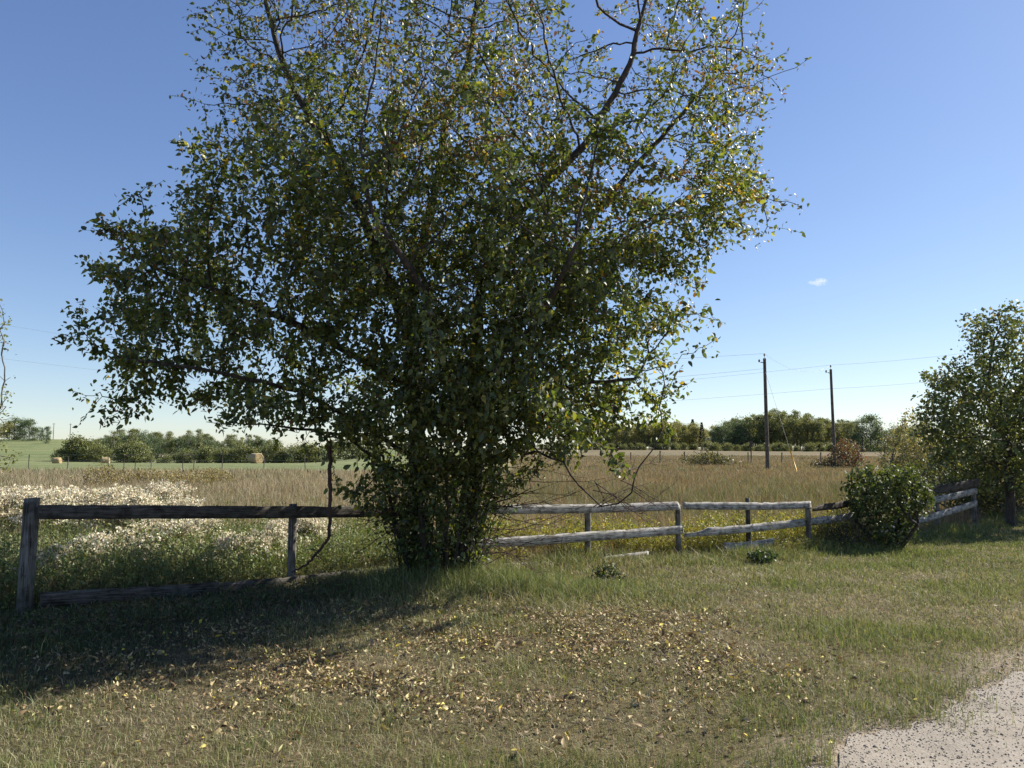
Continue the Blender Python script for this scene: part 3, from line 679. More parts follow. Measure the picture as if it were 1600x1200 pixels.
# ------------------------------------------------------------------ far woods
def far_proto(kind, seed):
    global rng
    rng = np.random.default_rng(seed)
    V = Acc(); Tn = TubeAcc()
    if kind == 'spruce':
        H = rng.uniform(11, 13); n = 2200; z = rng.uniform(.06, 1, n)**.8; r_ = (1-z)*2.1*(.7+.5*np.abs(np.sin(z*40)))*np.sqrt(rng.uniform(.1, 1, n)); a = rng.uniform(0, 6.28, n)
        p = np.stack([np.cos(a)*r_, np.sin(a)*r_, z*H], 1); d = np.stack([np.cos(a), np.sin(a), np.full(n, -.3)], 1)+rng.normal(0, .3, (n, 3))
        V.add(*cards(p, d, rng.uniform(.3, .6, n), pal(n, [(.02, .035, .02), (.03, .045, .025)]), .4)); Tn.add([(0, 0, -1), (0, 0, H*.9)], [.15, .03], 5)
    else:
        cols = {'aspen': [(.13, .165, .075), (.18, .205, .09), (.24, .235, .1)], 'yellow': [(.27, .27, .11), (.33, .31, .12), (.2, .215, .09)], 'dark': [(.085, .125, .075), (.11, .15, .08), (.14, .18, .085)], 'bushy': [(.17, .19, .075), (.21, .22, .09), (.12, .145, .06)]}[kind]
        H = {'aspen': 12, 'yellow': 10.5, 'dark': 10, 'bushy': 4.5}[kind]*rng.uniform(.9, 1.1); lo = {'aspen': .2, 'yellow': .14, 'dark': .03, 'bushy': .03}[kind]; Rr = {'aspen': 2.3, 'yellow': 2.3, 'dark': 3.0, 'bushy': 2.7}[kind]
        ncl = 38; n = 85
        for q in range(ncl):
            z = rng.uniform(lo, .96); a = rng.uniform(0, 6.28); rr = Rr*np.interp((z-lo)/(1-lo), [0, .35, .7, 1], [.75, 1, .85, .35])*math.sqrt(rng.uniform(.05, 1)); c0 = np.array([math.cos(a)*rr, math.sin(a)*rr, z*H]); s_ = rng.uniform(.4, .8)*Rr*.36
            p = c0+rng.normal(0, 1, (n, 3))*s_*np.array([1, 1, .75]); c = pal(n, cols)*rng.uniform(.8, 1.2)
            V.add(*cards(p, rng.normal(0, 1, (n, 3)), rng.uniform(.22, .42, n), c, .75))
            if q % 3 == 0: Tn.add([(0, 0, z*H*.6), tuple(c0*.6+np.array([0, 0, z*H*.32])), tuple(c0)], [.07, .05, .02], 4)
        Tn.add([(0, 0, -1.2), (rng.normal(0, .15), 0, H*.4), (rng.normal(0, .3), 0, H*.85)], [.16, .13, .04], 6)
    return V.mesh('crown', M['leaf_soft']), Tn.mesh('trunk', M['bark_far'])
protos = {k: [far_proto(k, 100+10*i+j) for j in range(n)] for i, (k, n) in enumerate((('aspen', 5), ('yellow', 3), ('dark', 4), ('bushy', 3), ('spruce', 2)))}
rng = np.random.default_rng(21)
def far_tree(kind, px, d, s, label, group, name='tree'):
    x = (px-800)/1150*d*1.0; y = d
    cr, tr = protos[kind][rng.integers(len(protos[kind]))]
    t = thing(name, label, 'tree', (x, y, gzf(x, y)), group)
    t.rotation_euler = (0, 0, rng.uniform(0, 6.28)); t.scale = (s*rng.uniform(.9, 1.15), s*rng.uniform(.9, 1.15), s)
    link('crown', cr, t); link('trunk', tr, t)
R1 = 'pale yellowing trees of the far wood on the left of the right hand treeline'
for row in range(3):
    for px in np.arange(900, 1106, 9.5): far_tree('yellow', px+rng.normal(0, 3)+row*4, 268+row*9+rng.normal(0, 2), rng.uniform(.85, 1.0)*np.interp(px, [800, 990, 1060, 1106], [.9, 1.0, 1.03, .85]), ('front', 'middle', 'back')[row]+' row yellow green tree of the far wood '+('hidden behind the big tree' if px < 985 else 'just right of the big tree crown' if px < 1050 else 'next to the dark wood'), R1, 'aspen_tree')
R2 = 'tall trees of the dark far wood behind the utility poles'
for row in range(4):
    for px in np.arange(1112, 1338, 10.5):
        e = np.interp(px, [1108, 1125, 1150, 1215, 1260, 1300, 1340], [.55, .8, .98, 1.05, .98, .86, .76])
        k = 'dark' if (px < 1165 and row < 2) else ('aspen' if rng.uniform() < .75 else 'yellow')
        far_tree(k, px+rng.normal(0, 3)+row*3, 240+row*9+rng.normal(0, 2), e*rng.uniform(.9, 1.06), ('front', 'second', 'third', 'back')[row]+' row tall tree of the dark far wood '+('at its low left end' if px < 1145 else 'left of the taller pole' if px < 1194 else 'between the two poles' if px < 1300 else 'right of the shorter pole'), R2, 'aspen_tree')
R2b = 'bushy shrubs along the foot of the far wood behind the poles'
for px in np.arange(800, 1470, 7): far_tree('bushy', px+rng.normal(0, 4), (228 if px > 1100 else 258)+rng.normal(0, 3), rng.uniform(.3, .62), 'small shrub along the foot of the far wood '+('left of the dark wood' if px < 1110 else 'left of the taller pole' if px < 1194 else 'between the two poles' if px < 1300 else 'right of the shorter pole'), R2b, 'shrub')
R3 = 'round dark green trees right of the poles in the distance'
for px, s, d in ((1338, .6, 240), (1352, .55, 240), (1366, .6, 242), (1382, .65, 240), (1396, .7, 241), (1408, .65, 240), (1422, .7, 240), (1438, .7, 241), (1458, .75, 240), (1345, .95, 222), (1358, 1.05, 225), (1370, .9, 220), (1385, .62, 215), (1398, .8, 222), (1412, .75, 225), (1430, .85, 230), (1450, .85, 225), (1475, .9, 230), (1500, .9, 230), (1530, .95, 225), (1560, .95, 225), (1590, .9, 225), (1620, .9, 225)):
    far_tree('dark', px, d, s, 'round dark green distant tree '+('just right of the shorter pole' if px < 1380 else 'above the round bush' if px < 1440 else 'seen behind the right hand tree'), R3, 'broadleaf_tree')
for px, d, s, lab in ((1082, 300, 1.0, 'pointed spruce top between the yellow wood and the dark wood'), (1096, 262, .78, 'small dark spruce at the left end of the dark far wood'), (67, 420, .55, 'lone dark pointed spruce on the left hilltop')):
    far_tree('spruce', px, d, s, lab, None, 'spruce_tree')
# left: hedge and woods behind the hay field
R4 = 'trees of the far wood beyond the hay field on the left'
for row in range(3):
    for px in np.arange(135, 440, 11):
        e = np.interp(px, [130, 150, 175, 210, 260, 300, 360, 430], [.45, .7, .92, .98, .82, .85, .72, .65])
        far_tree('dark' if rng.uniform() < .45 else 'aspen', px+rng.normal(0, 3), 232+row*10+rng.normal(0, 3), e*.84*rng.uniform(.75, 1.1), ('front', 'middle', 'back')[row]+' row tree of the far wood beyond the hay field '+('above the leftmost bale' if px < 170 else 'right above the middle bale' if px < 230 else 'midway between the bales' if px < 330 else 'behind the largest bale'), R4, 'aspen_tree')
R5 = 'bushes at the edge of the hay field on the left'
for px, d, s in [(100, 215, .75), (112, 205, 1.0), (122, 205, 1.35), (133, 203, 1.3), (146, 206, .9), (160, 200, .9), (196, 195, 1.0), (208, 195, 1.1), (222, 190, .9), (240, 190, .7), (255, 165, .55), (268, 160, .65), (280, 158, .85), (292, 158, .9), (304, 157, 1.0), (318, 158, .75), (330, 156, .95), (342, 152, 1.05), (354, 152, .95), (368, 150, .9), (383, 150, .95), (415, 150, 1.0), (428, 148, .95), (442, 148, 1.0), (458, 148, 1.0), (475, 150, 1.0), (495, 150, 1.0), (520, 152, 1.1), (550, 155, 1.2), (585, 158, 1.2)]:
    far_tree('bushy', px+rng.normal(0, 3), d, s*(rng.uniform(.9, 1.1) if px < 240 else rng.uniform(.42, .95)), 'bush at the hay field edge '+('below the lone hillside tree' if px < 150 else 'right behind the middle bale' if px < 230 else 'midway between middle and largest bale' if px < 330 else 'left of the largest bale' if px < 400 else 'right of the largest bale, behind the big tree'), R5, 'bush')
R6 = 'small trees along the hilltop at the far left'
for px in list(np.arange(-40, 66, 8))+[75]:
    far_tree('yellow' if px < 20 else 'dark', px, 400+rng.normal(0, 6), rng.uniform(.8, 1.25) if px < 50 else .7, 'small '+('yellowing' if px < 20 else 'green')+' tree on the hilltop skyline '+('cut by the left photo edge' if px < 5 else 'above the end post' if px > 38 else 'just inside the left photo edge'), R6, 'tree')
far_tree('dark', 75, 360, .55, 'lone round bush tree on the slope between the hilltop trees and the far wood', None, 'tree')

# ------------------------------------------------------------------ hay bales
def bale_mat():
    m, n, b = newmat('hay'); v = objcoord(n)
    f = noise(n, 9, 7, .8, v); mp = n.nodes.new('ShaderNodeMapping'); mp.inputs['Scale'].default_value = (14, 2, 2); n.links.new(v, mp.inputs[0]); f2 = noise(n, 3, 4, .7, mp.outputs[0])
    c = ramp(n, f, [(.3, (.22, .15, .07)), (.55, (.42, .32, .17)), (.75, (.55, .45, .27))])
    c = mixc(n, 1.0, c, ramp(n, f2, [(.3, (.75, .78, .7)), (.6, (1.1, 1.08, 1.05))]), 'MULTIPLY')
    n.links.new(c, b.inputs['Base Color']); b.inputs['Roughness'].default_value = .95; bump(n, b, f, 1, .06); return m
M['hay'] = bale_mat()
def bale(px, d, az_, label, rad=.8, ln=1.55):
    x = (px-800)/1150*d; z = gzf(x, d); t = thing('hay_bale', label, 'hay bale', (x, d, z-.04), 'round hay bales in the green field')
    k = 40; prof = [(-ln/2, rad*.25), (-ln/2-.02, rad*.5), (-ln/2, rad*.86), (-ln/2+.07, rad*.98), (-ln/4, rad), (0, rad*1.01), (ln/4, rad), (ln/2-.07, rad*.98), (ln/2, rad*.86), (ln/2+.02, rad*.5), (ln/2, rad*.25)]
    V = []
    for (u, r_) in prof:
        for q in range(k):
            a = q*2*np.pi/k; rr = r_*(1+rng.normal(0, .012)); zz = rr*math.sin(a); 
            if zz < -rad*.9: zz = -rad*.9
            V.append([u, rr*math.cos(a), zz+rad*.9])
    V = np.array(V); cs, sn = math.cos(az_), math.sin(az_); V = np.stack([V[:, 0]*cs-V[:, 1]*sn, V[:, 0]*sn+V[:, 1]*cs, V[:, 2]], 1)
    n = len(prof); i = np.arange(n*k).reshape(n, k); j = np.roll(i, -1, 1); Q = np.stack([i[:-1].ravel(), j[:-1].ravel(), j[1:].ravel(), i[1:].ravel()], 1)
    link('bale_body', npmesh('bale_body', V, [Q, np.arange(k)[::-1][None], np.arange(n*k-k, n*k)[None]], M['hay'], None, True), t)
    # spiral of coiled hay on the end faces and loose straw
    tb = TubeAcc()
    for sgn in (-1, 1):
        for r_ in (.18, .36, .54, .68):
            a = np.linspace(0, 6.28, 26); p = np.stack([np.full(26, sgn*(ln/2+.015)), np.cos(a)*r_*rad/.8, np.sin(a)*r_*rad/.8+rad*.9], 1)
            p = np.stack([p[:, 0]*cs-p[:, 1]*sn, p[:, 0]*sn+p[:, 1]*cs, p[:, 2]], 1); tb.add(p, .028, 5)
    link('coil', tb.mesh('coil', M['hay']), t)
bale(402, 107, R(-38), 'largest nearest round hay bale with its round end turned to the camera')
bale(93, 172, R(3), 'leftmost small distant round hay bale lying sideways in the green field')
bale(168, 168, R(12), 'middle distant round hay bale in the green field', .82)

# ------------------------------------------------------------------ utility poles and lines
def upole(px, ty, d, r_, label, arms=True, tilt=0.0, name='utility_pole', pin=True):
    top = P(px, ty, d); x = top[0]; g = gzf(x, d); H = top[2]-g
    t = thing(name, label, 'utility pole', (x, d, g))
    a = TubeAcc(); n = 14; a.add([(tilt*H*(1-q/n)*-1, 0, -1+(H+1)*q/n) for q in range(n+1)], np.linspace(r_, r_*.68, n+1), 12, True); link('pole', a.mesh('pole', M['pole']), t)
    if pin:
        b = TubeAcc(); b.add([(0, 0, H), (0, 0, H+.22)], .02, 6, True); b.add([(0, 0, H+.2), (0, 0, H+.26), (0, 0, H+.32), (0, 0, H+.38)], [.05, .09, .05, .05], 8, True); link('insulator', b.mesh('insulator', M['ceramic']), t)
        b = TubeAcc(); b.add([(-.1, 0, H-.35), (-.42, 0, H-.25)], .035, 6, True); b.add([(-.42, 0, H-.3), (-.42, 0, H-.2), (-.42, 0, H-.08)], [.05, .09, .04], 8, True); link('bracket', b.mesh('bracket', M['ceramic']), t)
        boxpart('plate', M['rust'], t, (0, -r_*.8, 1.9), (.16, .012, .26), 0, 0)
    return t, np.array([x, d, g+H])
t1, T1 = upole(1194.5, 560, 57, .165, 'taller left utility pole standing in the dry field with a guy wire')
t2, T2 = upole(1298, 577, 66, .155, 'shorter right utility pole beside the reddish shrub', tilt=-.006)
t3, T3 = upole(640, 628, 125, .15, 'distant utility pole hidden behind the big tree')
t4, T4 = upole(-230, 530, 70, .15, 'utility pole out of view to the left')
t5, T5 = upole(1700, 530, 60, .15, 'utility pole out of view to the right')
def wire(name, A, B, sag, label, r_=.013):
    s = np.linspace(0, 1, 30)[:, None]; pts = A*(1-s)+B*s-np.array([0, 0, 1])*4*sag*s*(1-s); o = pts[0].copy()
    a = TubeAcc(); a.add(pts-o, r_*.6, 4); ob = link(name, a.mesh(name, M['wire'])); ob.location = o; tag(ob, label, 'wire', 'overhead power lines'); return ob
up = np.array([0, 0, .38]); lo_ = np.array([0, 0, -1.75])
wire('power_line', T2+up, T5+up, .35, 'upper overhead wire running right from the shorter pole')
wire('power_line', T2+lo_, T5+lo_, .35, 'lower overhead wire running right from the shorter pole')
wire('power_line', T2+up, T3+up, .5, 'upper overhead wire running left from the shorter pole')
wire('power_line', T2+lo_, T3+lo_, .5, 'lower overhead wire running left from the shorter pole')
wire('power_line', T1+up, T2+up-np.array([0, 0, .1]), .9, 'slack wire strung between the two poles')
wire('power_line', T1+up, T1+up+np.array([-40, 10, -.3]), .3, 'top wire running left from the taller pole')
wire('power_line', T1+np.array([0, 0, -.8]), T1+np.array([-40, 8, -3.0]), .3, 'second wire running left from the taller pole')
wire('power_line', T4+np.array([0, 0, 0]), T3+up, .6, 'lower overhead wire at the left edge of the sky')
wire('power_line', T4+np.array([0, 0, 3.9]), T3+up+np.array([0, 0, 2.8]), .6, 'upper overhead wire at the left edge of the sky')
gb = P(1246, 742, 52); gb[2] = gzf(gb[0], gb[1])
gw = thing('guy_wire', 'thin guy wire slanting from the taller pole down to its yellow marker', 'wire', gb)
a = TubeAcc(); a.add(np.array([T1+np.array([0, 0, -.9]), gb])-gb, .012, 4); link('cable', a.mesh('cable', M['wire']), gw)
dg = norm(T1-np.array([0, 0, .9])-gb); a = TubeAcc(); a.add([dg*.1, dg*1.9], .045, 8, True); link('marker_sleeve', a.mesh('marker_sleeve', M['yellow']), gw)

# wire fences far off
def wfence(name, label, pts, h, pr=.05, gap=None):
    o = np.array([*pts[0], gzf(*pts[0])]); t = thing(name, label, 'fence', o)
    W = [[] for _ in range(3)]
    for (x, y) in pts:
        g = gzf(x, y); hh = h*rng.uniform(.85, 1.15); a = TubeAcc(); l_ = rng.normal(0, .04, 2)
        a.add(np.array([[x, y, g-.3], [x+l_[0]*.5, y+l_[1]*.5, g+hh*.5], [x+l_[0], y+l_[1], g+hh]])-o, pr*rng.uniform(.8, 1.2), 7, True); link('post', a.mesh('post', M['post']), t)
        for k in range(3): W[k].append([x, y, g+h*(.35+.28*k)])
    a = TubeAcc()
    for k in range(3): a.add(np.array(W[k])-o, .006, 3)
    link('wire_strand', a.mesh('wire_strand', M['wire']), t); return t
wfence('wire_fence', 'low post and wire fence along the gravel road behind the utility poles', [((px-800)/1150*d, d) for px, d in zip([985, 1030, 1068, 1120, 1167, 1219, 1280, 1343, 1405, 1470], [86, 85, 84, 83, 82, 81, 70, 69, 69, 68])], 1.35, .07)
wfence('wire_fence', 'thin wire fence between the dry grass and the green hay field on the left', [((px-800)/1150*d, d) for px, d in zip([-60, 49, 110, 174, 240, 350, 415, 480, 560], [47, 46.5, 46, 46, 45.5, 45, 45, 44.5, 44])], 1.25, .03)
for px, lab in ((206, 'small dark pipe frame gate nearer the yellow flecked shrub'), (297, 'small dark pipe frame gate nearer the big hay bale')):
    x = (px-800)/1150*44; g = gzf(x, 44); t = thing('pipe_frame', lab, 'gate', (x, 44, g), 'pipe frames in the wire fence')
    for s_ in (-.33, .33):
        a = TubeAcc(); a.add([(s_, 0, -.2), (s_*1.02, 0, .6), (s_, 0, 1.12)], .022, 6, True); link('upright', a.mesh('upright', M['rust']), t)
    a = TubeAcc(); a.add([(-.35, 0, 1.1), (.35, 0, 1.12)], .02, 6, True); link('crossbar', a.mesh('crossbar', M['rust']), t)
x = (1172-800)/1150*78; g = gzf(x, 78); t = thing('survey_stake', 'thin dark stake with a flat top by the road fence near the taller pole', 'post', (x, 78, g))
a = TubeAcc(); a.add([(0, 0, -.2), (0, 0, 2.3)], .06, 6, True); link('stake', a.mesh('stake', M['rust']), t); boxpart('plate', M['rust'], t, (0, -.08, 2.2), (.34, .03, .6), 0, .005)
for px, d, lab in ((85, 430, 'left tiny utility pole on the distant hill skyline'), (111, 430, 'right tiny utility pole on the distant hill skyline')):
    x = (px-800)/1150*d; t = thing('utility_pole', lab, 'utility pole', (x, d, gzf(x, d))); a = TubeAcc(); a.add([(0, 0, -1), (0, 0, 4), (0, 0, 9.5)], [.2, .18, .13], 8, True); link('pole', a.mesh('pole', M['pole']), t)
    boxpart('crossarm', M['pole'], t, (0, -.2, 9), (1.8, .12, .14), 0, 0)

# ------------------------------------------------------------------ lawn
rng = np.random.default_rng(99)
def scatter(n, d0, d1, power, half=.86, extra=1.2):
    """points thicker near the camera's side of the place: density ~ d^-power"""
    e = 2-power; u = rng.uniform(0, 1, n)
    d = (d0**e+(d1**e-d0**e)*u)**(1/e) if abs(e) > 1e-3 else d0*(d1/d0)**u
    x = rng.uniform(-1, 1, n)*(half*d+extra); return x, d
def lawn():
    a = Acc()
    x, y = scatter(1050000, 2.6, 21, 1.25); yf = yfence(x)
    n1 = fbm(x, y, 0, .9, 41); n2 = fbm(x, y, 0, .22, 42, 2); n3 = fbm(x, y, 0, 3.0, 43, 2)
    yd = ydrive(x); bare = S(.75, .1, y-yd)*S(.75, .35, n1)
    dens = .42+1.1*n2
    keep = (y < yf+.2) & (rng.uniform(0, 1, len(x)) < np.where(y > yd+.05, 1, .003+.7*np.exp(-np.maximum(yd+.05-y, 0)/.16)*S(.42, .62, n2))) & (rng.uniform(0, 1, len(x)) < dens*(1-.75*bare)*(.62+.5*n1))
    dirt = np.exp(-(((x-.0)/.35)**2+((y-6.0)/.28)**2)); keep &= rng.uniform(0, 1, len(x)) > dirt*.9
    x, y, n1, n2, n3, yf = (q[keep] for q in (x, y, n1, n2, n3, yf)); n = len(x); print('lawn', n)
    sc_ = np.clip(y/5.0, .8, 2.6)
    rim = S(1.3, .1, yf-y)*np.where(x < -1.2, .18, .8)
    h = rng.gamma(6, .0068, n)*(.8+.75*S(.5, .75, n1)) + rim*rng.uniform(.03, .27, n)*(.5+n1)
    tree = np.exp(-(((x+.3)/1.6)**2+((y-8.1)/.8)**2)); h += tree*rng.uniform(.02, .3, n)
    left = S(-1.5, -3.5, x)*S(5.0, 6.6, y); h += left*rng.uniform(0, .07, n)*S(.5, 1.2, yf-y)
    lush = np.clip(S(.5, .62, n3)*.5 + tree*.8 + S(9.5, 11, y)*.35 + S(4.3, 3.4, y)*.2*(x < 1.5) + np.exp(-(((x-3.7)/2.2)**2+((y-8.8)/.5)**2))*.7+np.exp(-(((x-8)/2.4)**2+((y-13.4)/1.2)**2))*1.0+S(-2, -4.5, x)*.55, 0, 1)
    g = rng.uniform(0, 1, n) < np.clip(.22+.6*(n1-.35)+.3*(n2-.5)+.6*lush, .08, .95)
    flat_ = np.where(g, np.abs(rng.normal(0, .42, n)), np.clip(rng.normal(.8, .25, n), 0, .985))
    dry = pal(n, [(.34, .29, .175), (.265, .23, .135), (.46, .4, .265), (.18, .145, .09), (.29, .28, .165)], [3, 3, 1.6, 2, 2], .25)
    gr = pal(n, [(.14, .18, .06), (.19, .215, .08), (.26, .275, .11), (.1, .135, .045)], None, .22)
    dk = (rng.uniform(0, 1, n) < S(-.8, -2.8, x)*S(4.2, 5.2, y)*.75)[:, None]; gr = np.where(dk, pal(n, [(.05, .085, .04), (.07, .11, .045), (.04, .06, .03)]), gr); dry = np.where(dk, pal(n, [(.1, .075, .045), (.07, .055, .035)]), dry)  # dark creeping weeds and dead stuff on the left; colour also deepens the tree's shade
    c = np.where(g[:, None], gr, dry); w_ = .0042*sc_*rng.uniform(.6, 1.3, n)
    P0 = np.stack([x, y, gz(x, y)], 1)
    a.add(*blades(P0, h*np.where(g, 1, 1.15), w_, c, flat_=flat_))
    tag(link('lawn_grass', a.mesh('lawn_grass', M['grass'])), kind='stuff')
lawn()
def fallen():
    n = 52000; x = rng.normal(-.3, 2.0, n); y = rng.normal(5.9, 1.4, n)
    k = (y < yfence(x)-.3) & (y > 2.7) & (y > ydrive(x)-.1) & (rng.uniform(0, 1, n) < .04+.95*S(3.2, 5.4, y)*S(.2, .85, fbm(x, y, 0, .5, 61, 3))*S(3.2, .6, x))
    x, y = x[k], y[k]
    x2, y2 = scatter(700, 2.8, 10, 1.0); k2 = (y2 < yfence(x2)) & (rng.uniform(0, 1, 700) < np.where(y2 < ydrive(x2), .12, 1)); x = np.concatenate([x, x2[k2]]); y = np.concatenate([y, y2[k2]]); n = len(x); print('fallen', n)
    p = np.stack([x, y, gz(x, y)+rng.uniform(.006, .034, n)], 1); d = rng.normal(0, 1, (n, 3))*np.array([1, 1, .28])
    c = pal(n, [(.42, .34, .17), (.3, .215, .11), (.5, .44, .24), (.56, .48, .12), (.17, .115, .06), (.6, .46, .06)], [4, 5, 1.3, .8, 4.5, .3])
    a = Acc(); a.add(*leaves(p, d, rng.lognormal(np.log(.024), .34, n)*np.where(rng.uniform(0, 1, n) < .04, 1.5, 1), c, .9, 2.2)); tag(link('fallen_leaves', a.mesh('fallen_leaves', M['dry_leaf'])), kind='stuff')
fallen()
def stones():
    n = 16000; x = rng.uniform(.6, 6, n); yd = ydrive(x); off = rng.uniform(0, 2.6, n)*rng.uniform(.0, 1, n)-.6*rng.uniform(0, 1, n)**2.5; y = yd-off; k = (y > 2.6); x, y = x[k], y[k]; n = len(x)
    s = rng.lognormal(np.log(.0036), .45, n); s[rng.uniform(0, 1, n) < .008] *= 3
    O = np.array([[1, 0, 0], [-1, 0, 0], [0, 1, 0], [0, -1, 0], [0, 0, .7], [0, 0, -.7]]); T = np.array([[0, 2, 4], [2, 1, 4], [1, 3, 4], [3, 0, 4], [2, 0, 5], [1, 2, 5], [3, 1, 5], [0, 3, 5]])
    a = rng.uniform(0, 6.28, n); V = O[None]*rng.uniform(.6, 1.4, (n, 6, 1)); cs, sn = np.cos(a)[:, None], np.sin(a)[:, None]
    V = np.stack([V[..., 0]*cs-V[..., 1]*sn*.7, V[..., 0]*sn+V[..., 1]*cs*.7, V[..., 2]], 2)*s[:, None, None]+np.stack([x, y, gz(x, y)+.014], 1)[:, None]
    c = np.repeat(pal(n, [(.3, .265, .21), (.25, .215, .17), (.36, .32, .265), (.19, .165, .135), (.31, .27, .215)], [3, 3, 2, .6, 3]), 6, 0)
    m, nn, b = newmat('stone'); at_ = nn.nodes.new('ShaderNodeAttribute'); at_.attribute_name = 'Col'; nn.links.new(at_.outputs['Color'], b.inputs['Base Color']); b.inputs['Roughness'].default_value = .9
    tag(link('gravel_stones', npmesh('gravel_stones', V.reshape(-1, 3), [(T[None]+(np.arange(n)*6)[:, None, None]).reshape(-1, 3)], m, c)), kind='stuff')
stones()

# ------------------------------------------------------------------ tall field grass
def field():
    a = Acc(); x, y = scatter(680000, 6.3, 150, 1.7, .8, 1.5); yf = yfence(x)
    n1 = fbm(x, y, 0, 1.6, 81); n3 = fbm(x, y, 0, 6, 83, 2); ang = x/y
    keep = (y > yf+.12) & (rng.uniform(0, 1, len(x)) < .3+1.0*n1) & ~((y > 47) & (ang < 0.0)) & ~((y > 98+.06*x) & (y < 106+.06*x))
    x, y, n1, n3, yf, ang = (q[keep] for q in (x, y, n1, n3, yf, ang)); n = len(x); print('field', n)
    h = rng.uniform(.22, .55, n)*(.65+.7*n1)*(1-.25*S(20, 60, y)); w_ = np.clip(.0006*y, .0042, .06)*rng.uniform(.6, 1.4, n)
    h *= .5+.5*S(0, 1.2, y-yf)*(1-.25*S(9, 14, y)*S(24, 14, y))
    gmix = np.clip(.16+.9*(n3-.5)+.35*S(18, 9, y)*(ang < -.2), 0, .95)
    # pale straw band on the left, olive brown on the right
    g = rng.uniform(0, 1, n) < gmix
    straw = pal(n, [(.34, .285, .195), (.26, .215, .14), (.4, .345, .25), (.2, .155, .1)], [3, 3, 1.5, 1.5], .2)
    olive = pal(n, [(.25, .19, .12), (.17, .16, .085), (.3, .24, .16), (.23, .14, .095)], None, .2)
    lf = (rng.uniform(0, 1, n) < S(.1, -.25, ang+.5*(n3-.5)))[:, None]
    c = np.where(lf, straw, olive); gr = pal(n, [(.1, .125, .055), (.14, .155, .07), (.165, .175, .085)]); c = np.where(g[:, None], gr, c)
    a.add(*blades(np.stack([x, y, gz(x, y)], 1), h, w_, c, lean=.3)); tag(link('field_grass', a.mesh('field_grass', M['grass'])), kind='stuff')
field()

# ------------------------------------------------------------------ weeds by the fence
def weeds(name, x, y, h, nl, ls, cols, stemcol, asp=.45, wid=.1, mat='leaf_soft', fluff=None, top=1.0):
    """upright leafy stems; fluff = (count, colour list) puts a spray of pale seed tufts on top"""
    n = len(x); a = Acc(); g = gz(x, y); base = np.stack([x, y, g], 1); ln = rng.normal(0, .14, (n, 2)); d = np.concatenate([ln, np.ones((n, 1))], 1)
    sc_ = np.clip(y/9, 1, 1.6)
    side = norm(np.stack([rng.normal(0, 1, n), rng.normal(0, .5, n), np.zeros(n)], 1))*.0022*sc_[:, None]
    tip = base+d*h[:, None]; V = np.stack([base-side, base+side, tip+side*.5, tip-side*.5], 1).reshape(-1, 3)
    a.add(V, np.arange(4*n).reshape(n, 4), np.zeros((0, 3), int), np.repeat(pal(n, stemcol), 4, 0))
    i = np.repeat(np.arange(n), nl); s = rng.uniform(.12, top, len(i)); p = base[i]+d[i]*(h[i]*s)[:, None]+rng.normal(0, wid, (len(i), 3))*np.array([1, 1, .5])*(.4+.6*(1-s))[:, None]
    dd = rng.normal(0, .8, (len(i), 3))+np.array([0, 0, .25]); a.add(*cards(p, dd, rng.lognormal(np.log(ls), .3, len(i)), pal(len(i), cols), asp))
    tag(link(name, a.mesh(name, M[mat])), kind='stuff')
    if fluff:
        b = Acc(); cnt, fc, spread, fs = fluff
        i = np.repeat(np.arange(n), cnt); p = tip[i]+rng.normal(0, 1, (len(i), 3))*np.array([spread, spread, spread*.5]); 
        i3 = np.repeat(np.arange(len(p)), 4); b.add(*cards(p[i3]+rng.normal(0, fs*.35, (len(i3), 3)), rng.normal(0, 1, (len(i3), 3)), rng.uniform(.6, 1.3, len(i3))*fs, pal(len(i3), fc, None, .12), .7))
        tag(link('white_seed_heads', b.mesh('white_seed_heads', M['fluff'])), kind='stuff')
def region(n, px0, px1, o0, o1):
    px = rng.uniform(px0, px1, n); d0 = fd(np.maximum(px, 48)) - np.maximum(48-px, 0)*.0025
    d = d0+rng.uniform(o0, o1, n); return (px-800)/1150*d, d
# white seed head clumps, back left
def clumps(n, px0, px1, o0, o1, per, H, ns, th):
    cx, cy = region(n, px0, px1, o0, o1); k = fbm(cx, cy, 0, 1.3, ns, 2) > th; cx, cy = cx[k], cy[k]; m = len(cx)
    i = np.repeat(np.arange(m), per); r_ = rng.uniform(.13, .34, m)[i]; u = rng.normal(0, .5, (len(i), 2))*r_[:, None]
    hh = (H*rng.uniform(.78, 1.12, m))[i]*(1-.42*np.clip((u**2).sum(1)/(r_**2+1e-6), 0, 1))*rng.uniform(.94, 1.04, len(i))
    return cx[i]+u[:, 0], cy[i]+u[:, 1], hh
A_ = [clumps(92, -140, 290, 3.3, 7.4, 24, .82, 91, .40), clumps(52, 225, 500, .9, 2.8, 22, .52, 92, .42), clumps(9, 60, 240, .7, 2.0, 9, .46, 93, .3)]
xx, yy, hh = (np.concatenate([q[k] for q in A_]) for k in range(3))
weeds('white_topped_weeds', xx, yy, hh, 20, .035, [(.11, .14, .045), (.15, .18, .06), (.08, .11, .04)], [(.12, .13, .05)], .35, .05, fluff=(15, [(.74, .68, .5), (.62, .54, .36), (.82, .77, .6), (.36, .3, .16)], .045, .032), top=.85)
x1, y1 = region(4200, -140, 640, .1, 3.6); k = fbm(x1, y1, 0, .8, 94, 2) > .34; x1, y1 = x1[k], y1[k]
tall_ = np.where(rng.uniform(0, 1, len(x1)) < .12, 1.5, 1); weeds('green_weeds', x1, y1, tall_*rng.uniform(.2, .5, len(x1))*(.5+fbm(x1, y1, 0, .7, 95, 2)), 26, .034, [(.13, .18, .06), (.18, .23, .08), (.08, .12, .045), (.24, .25, .11)], [(.12, .13, .05)], .4, .05)
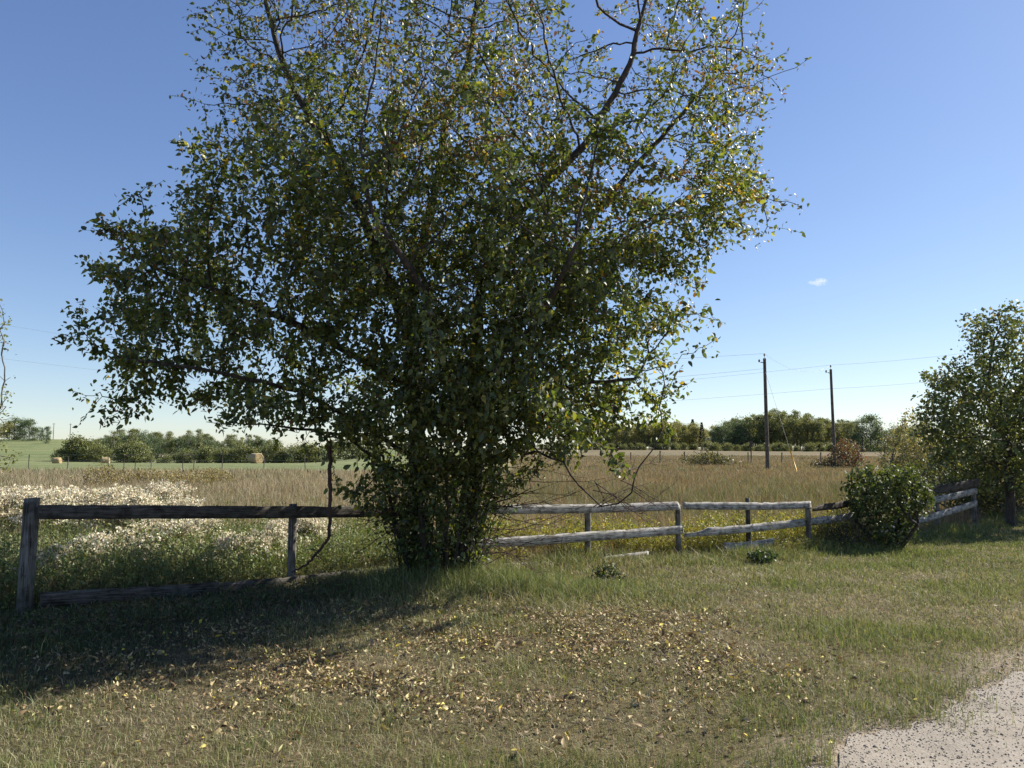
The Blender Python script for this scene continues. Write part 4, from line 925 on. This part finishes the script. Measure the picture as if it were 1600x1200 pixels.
x1, y1 = region(3000, 770, 1340, .1, 1.9); k = fbm(x1, y1, 0, .6, 96, 2) > .5-.12*S(1000, 1200, 800+x1/y1*1150); x1, y1 = x1[k], y1[k]
weeds('yellow_green_weeds', x1, y1, rng.uniform(.2, .62, len(x1))*(.5+fbm(x1, y1, 0, .4, 98, 2)), 32, .036, [(.24, .26, .06), (.33, .32, .07), (.17, .2, .055), (.4, .34, .08)], [(.15, .12, .06)], .45, .05)
x1, y1 = region(520, 1205, 1330, -.4, .2); weeds('rough_verge_weeds', x1, y1, rng.uniform(.08, .3, len(x1)), 18, .026, [(.17, .2, .06), (.24, .23, .08), (.12, .14, .045)], [(.15, .12, .06)], .35, .05)
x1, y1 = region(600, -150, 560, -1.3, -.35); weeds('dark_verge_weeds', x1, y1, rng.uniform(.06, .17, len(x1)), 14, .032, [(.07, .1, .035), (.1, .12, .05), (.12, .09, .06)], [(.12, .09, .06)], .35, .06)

# ------------------------------------------------------------------ tiny cloud
def cloud():
    p = P(1278, 441, 2600); m, n, b = newmat('cloud_vapour'); n.nodes.remove(b)
    v = n.nodes.new('ShaderNodeVolumePrincipled'); v.inputs['Color'].default_value = (1, 1, 1, 1); v.inputs['Anisotropy'].default_value = .2
    tc = objcoord(n); f = noise(n, .035, 6, .7, tc); mr = n.nodes.new('ShaderNodeMapRange'); mr.inputs[1].default_value = .47; mr.inputs[2].default_value = .7; mr.inputs[4].default_value = .11
    mp = n.nodes.new('ShaderNodeMapping'); mp.inputs['Scale'].default_value = (1/38, 1/26, 1/17); n.links.new(tc, mp.inputs[0])
    gr = n.nodes.new('ShaderNodeTexGradient'); gr.gradient_type = 'SPHERICAL'; n.links.new(mp.outputs[0], gr.inputs[0])
    mu = n.nodes.new('ShaderNodeMath'); mu.operation = 'MULTIPLY'; n.links.new(mr.outputs[0], mu.inputs[0]); n.links.new(gr.outputs['Fac'], mu.inputs[1])
    n.links.new(f, mr.inputs[0]); n.links.new(mu.outputs[0], v.inputs['Density']); n.links.new(v.outputs[0], n.nodes['Material Output'].inputs['Volume'])
    import bmesh
    bm = bmesh.new()
    bmesh.ops.create_icosphere(bm, subdivisions=4, radius=1)
    for q in bm.verts:
        s = 1+.35*(vnoise([q.co.x*2+9], [q.co.y*2+9], q.co.z*2+9, 1, 3)[0]-.5)
        q.co = Vector((q.co.x*38*s, q.co.y*26*s, q.co.z*(17+7*math.sin(q.co.x*3))*s))
    me = bpy.data.meshes.new('cloud'); bm.to_mesh(me); bm.free(); me.materials.append(m)
    o = link('cloud', me, None, [float(a) for a in p]); tag(o, 'tiny white wisp of cloud above the utility poles', 'cloud')
cloud()
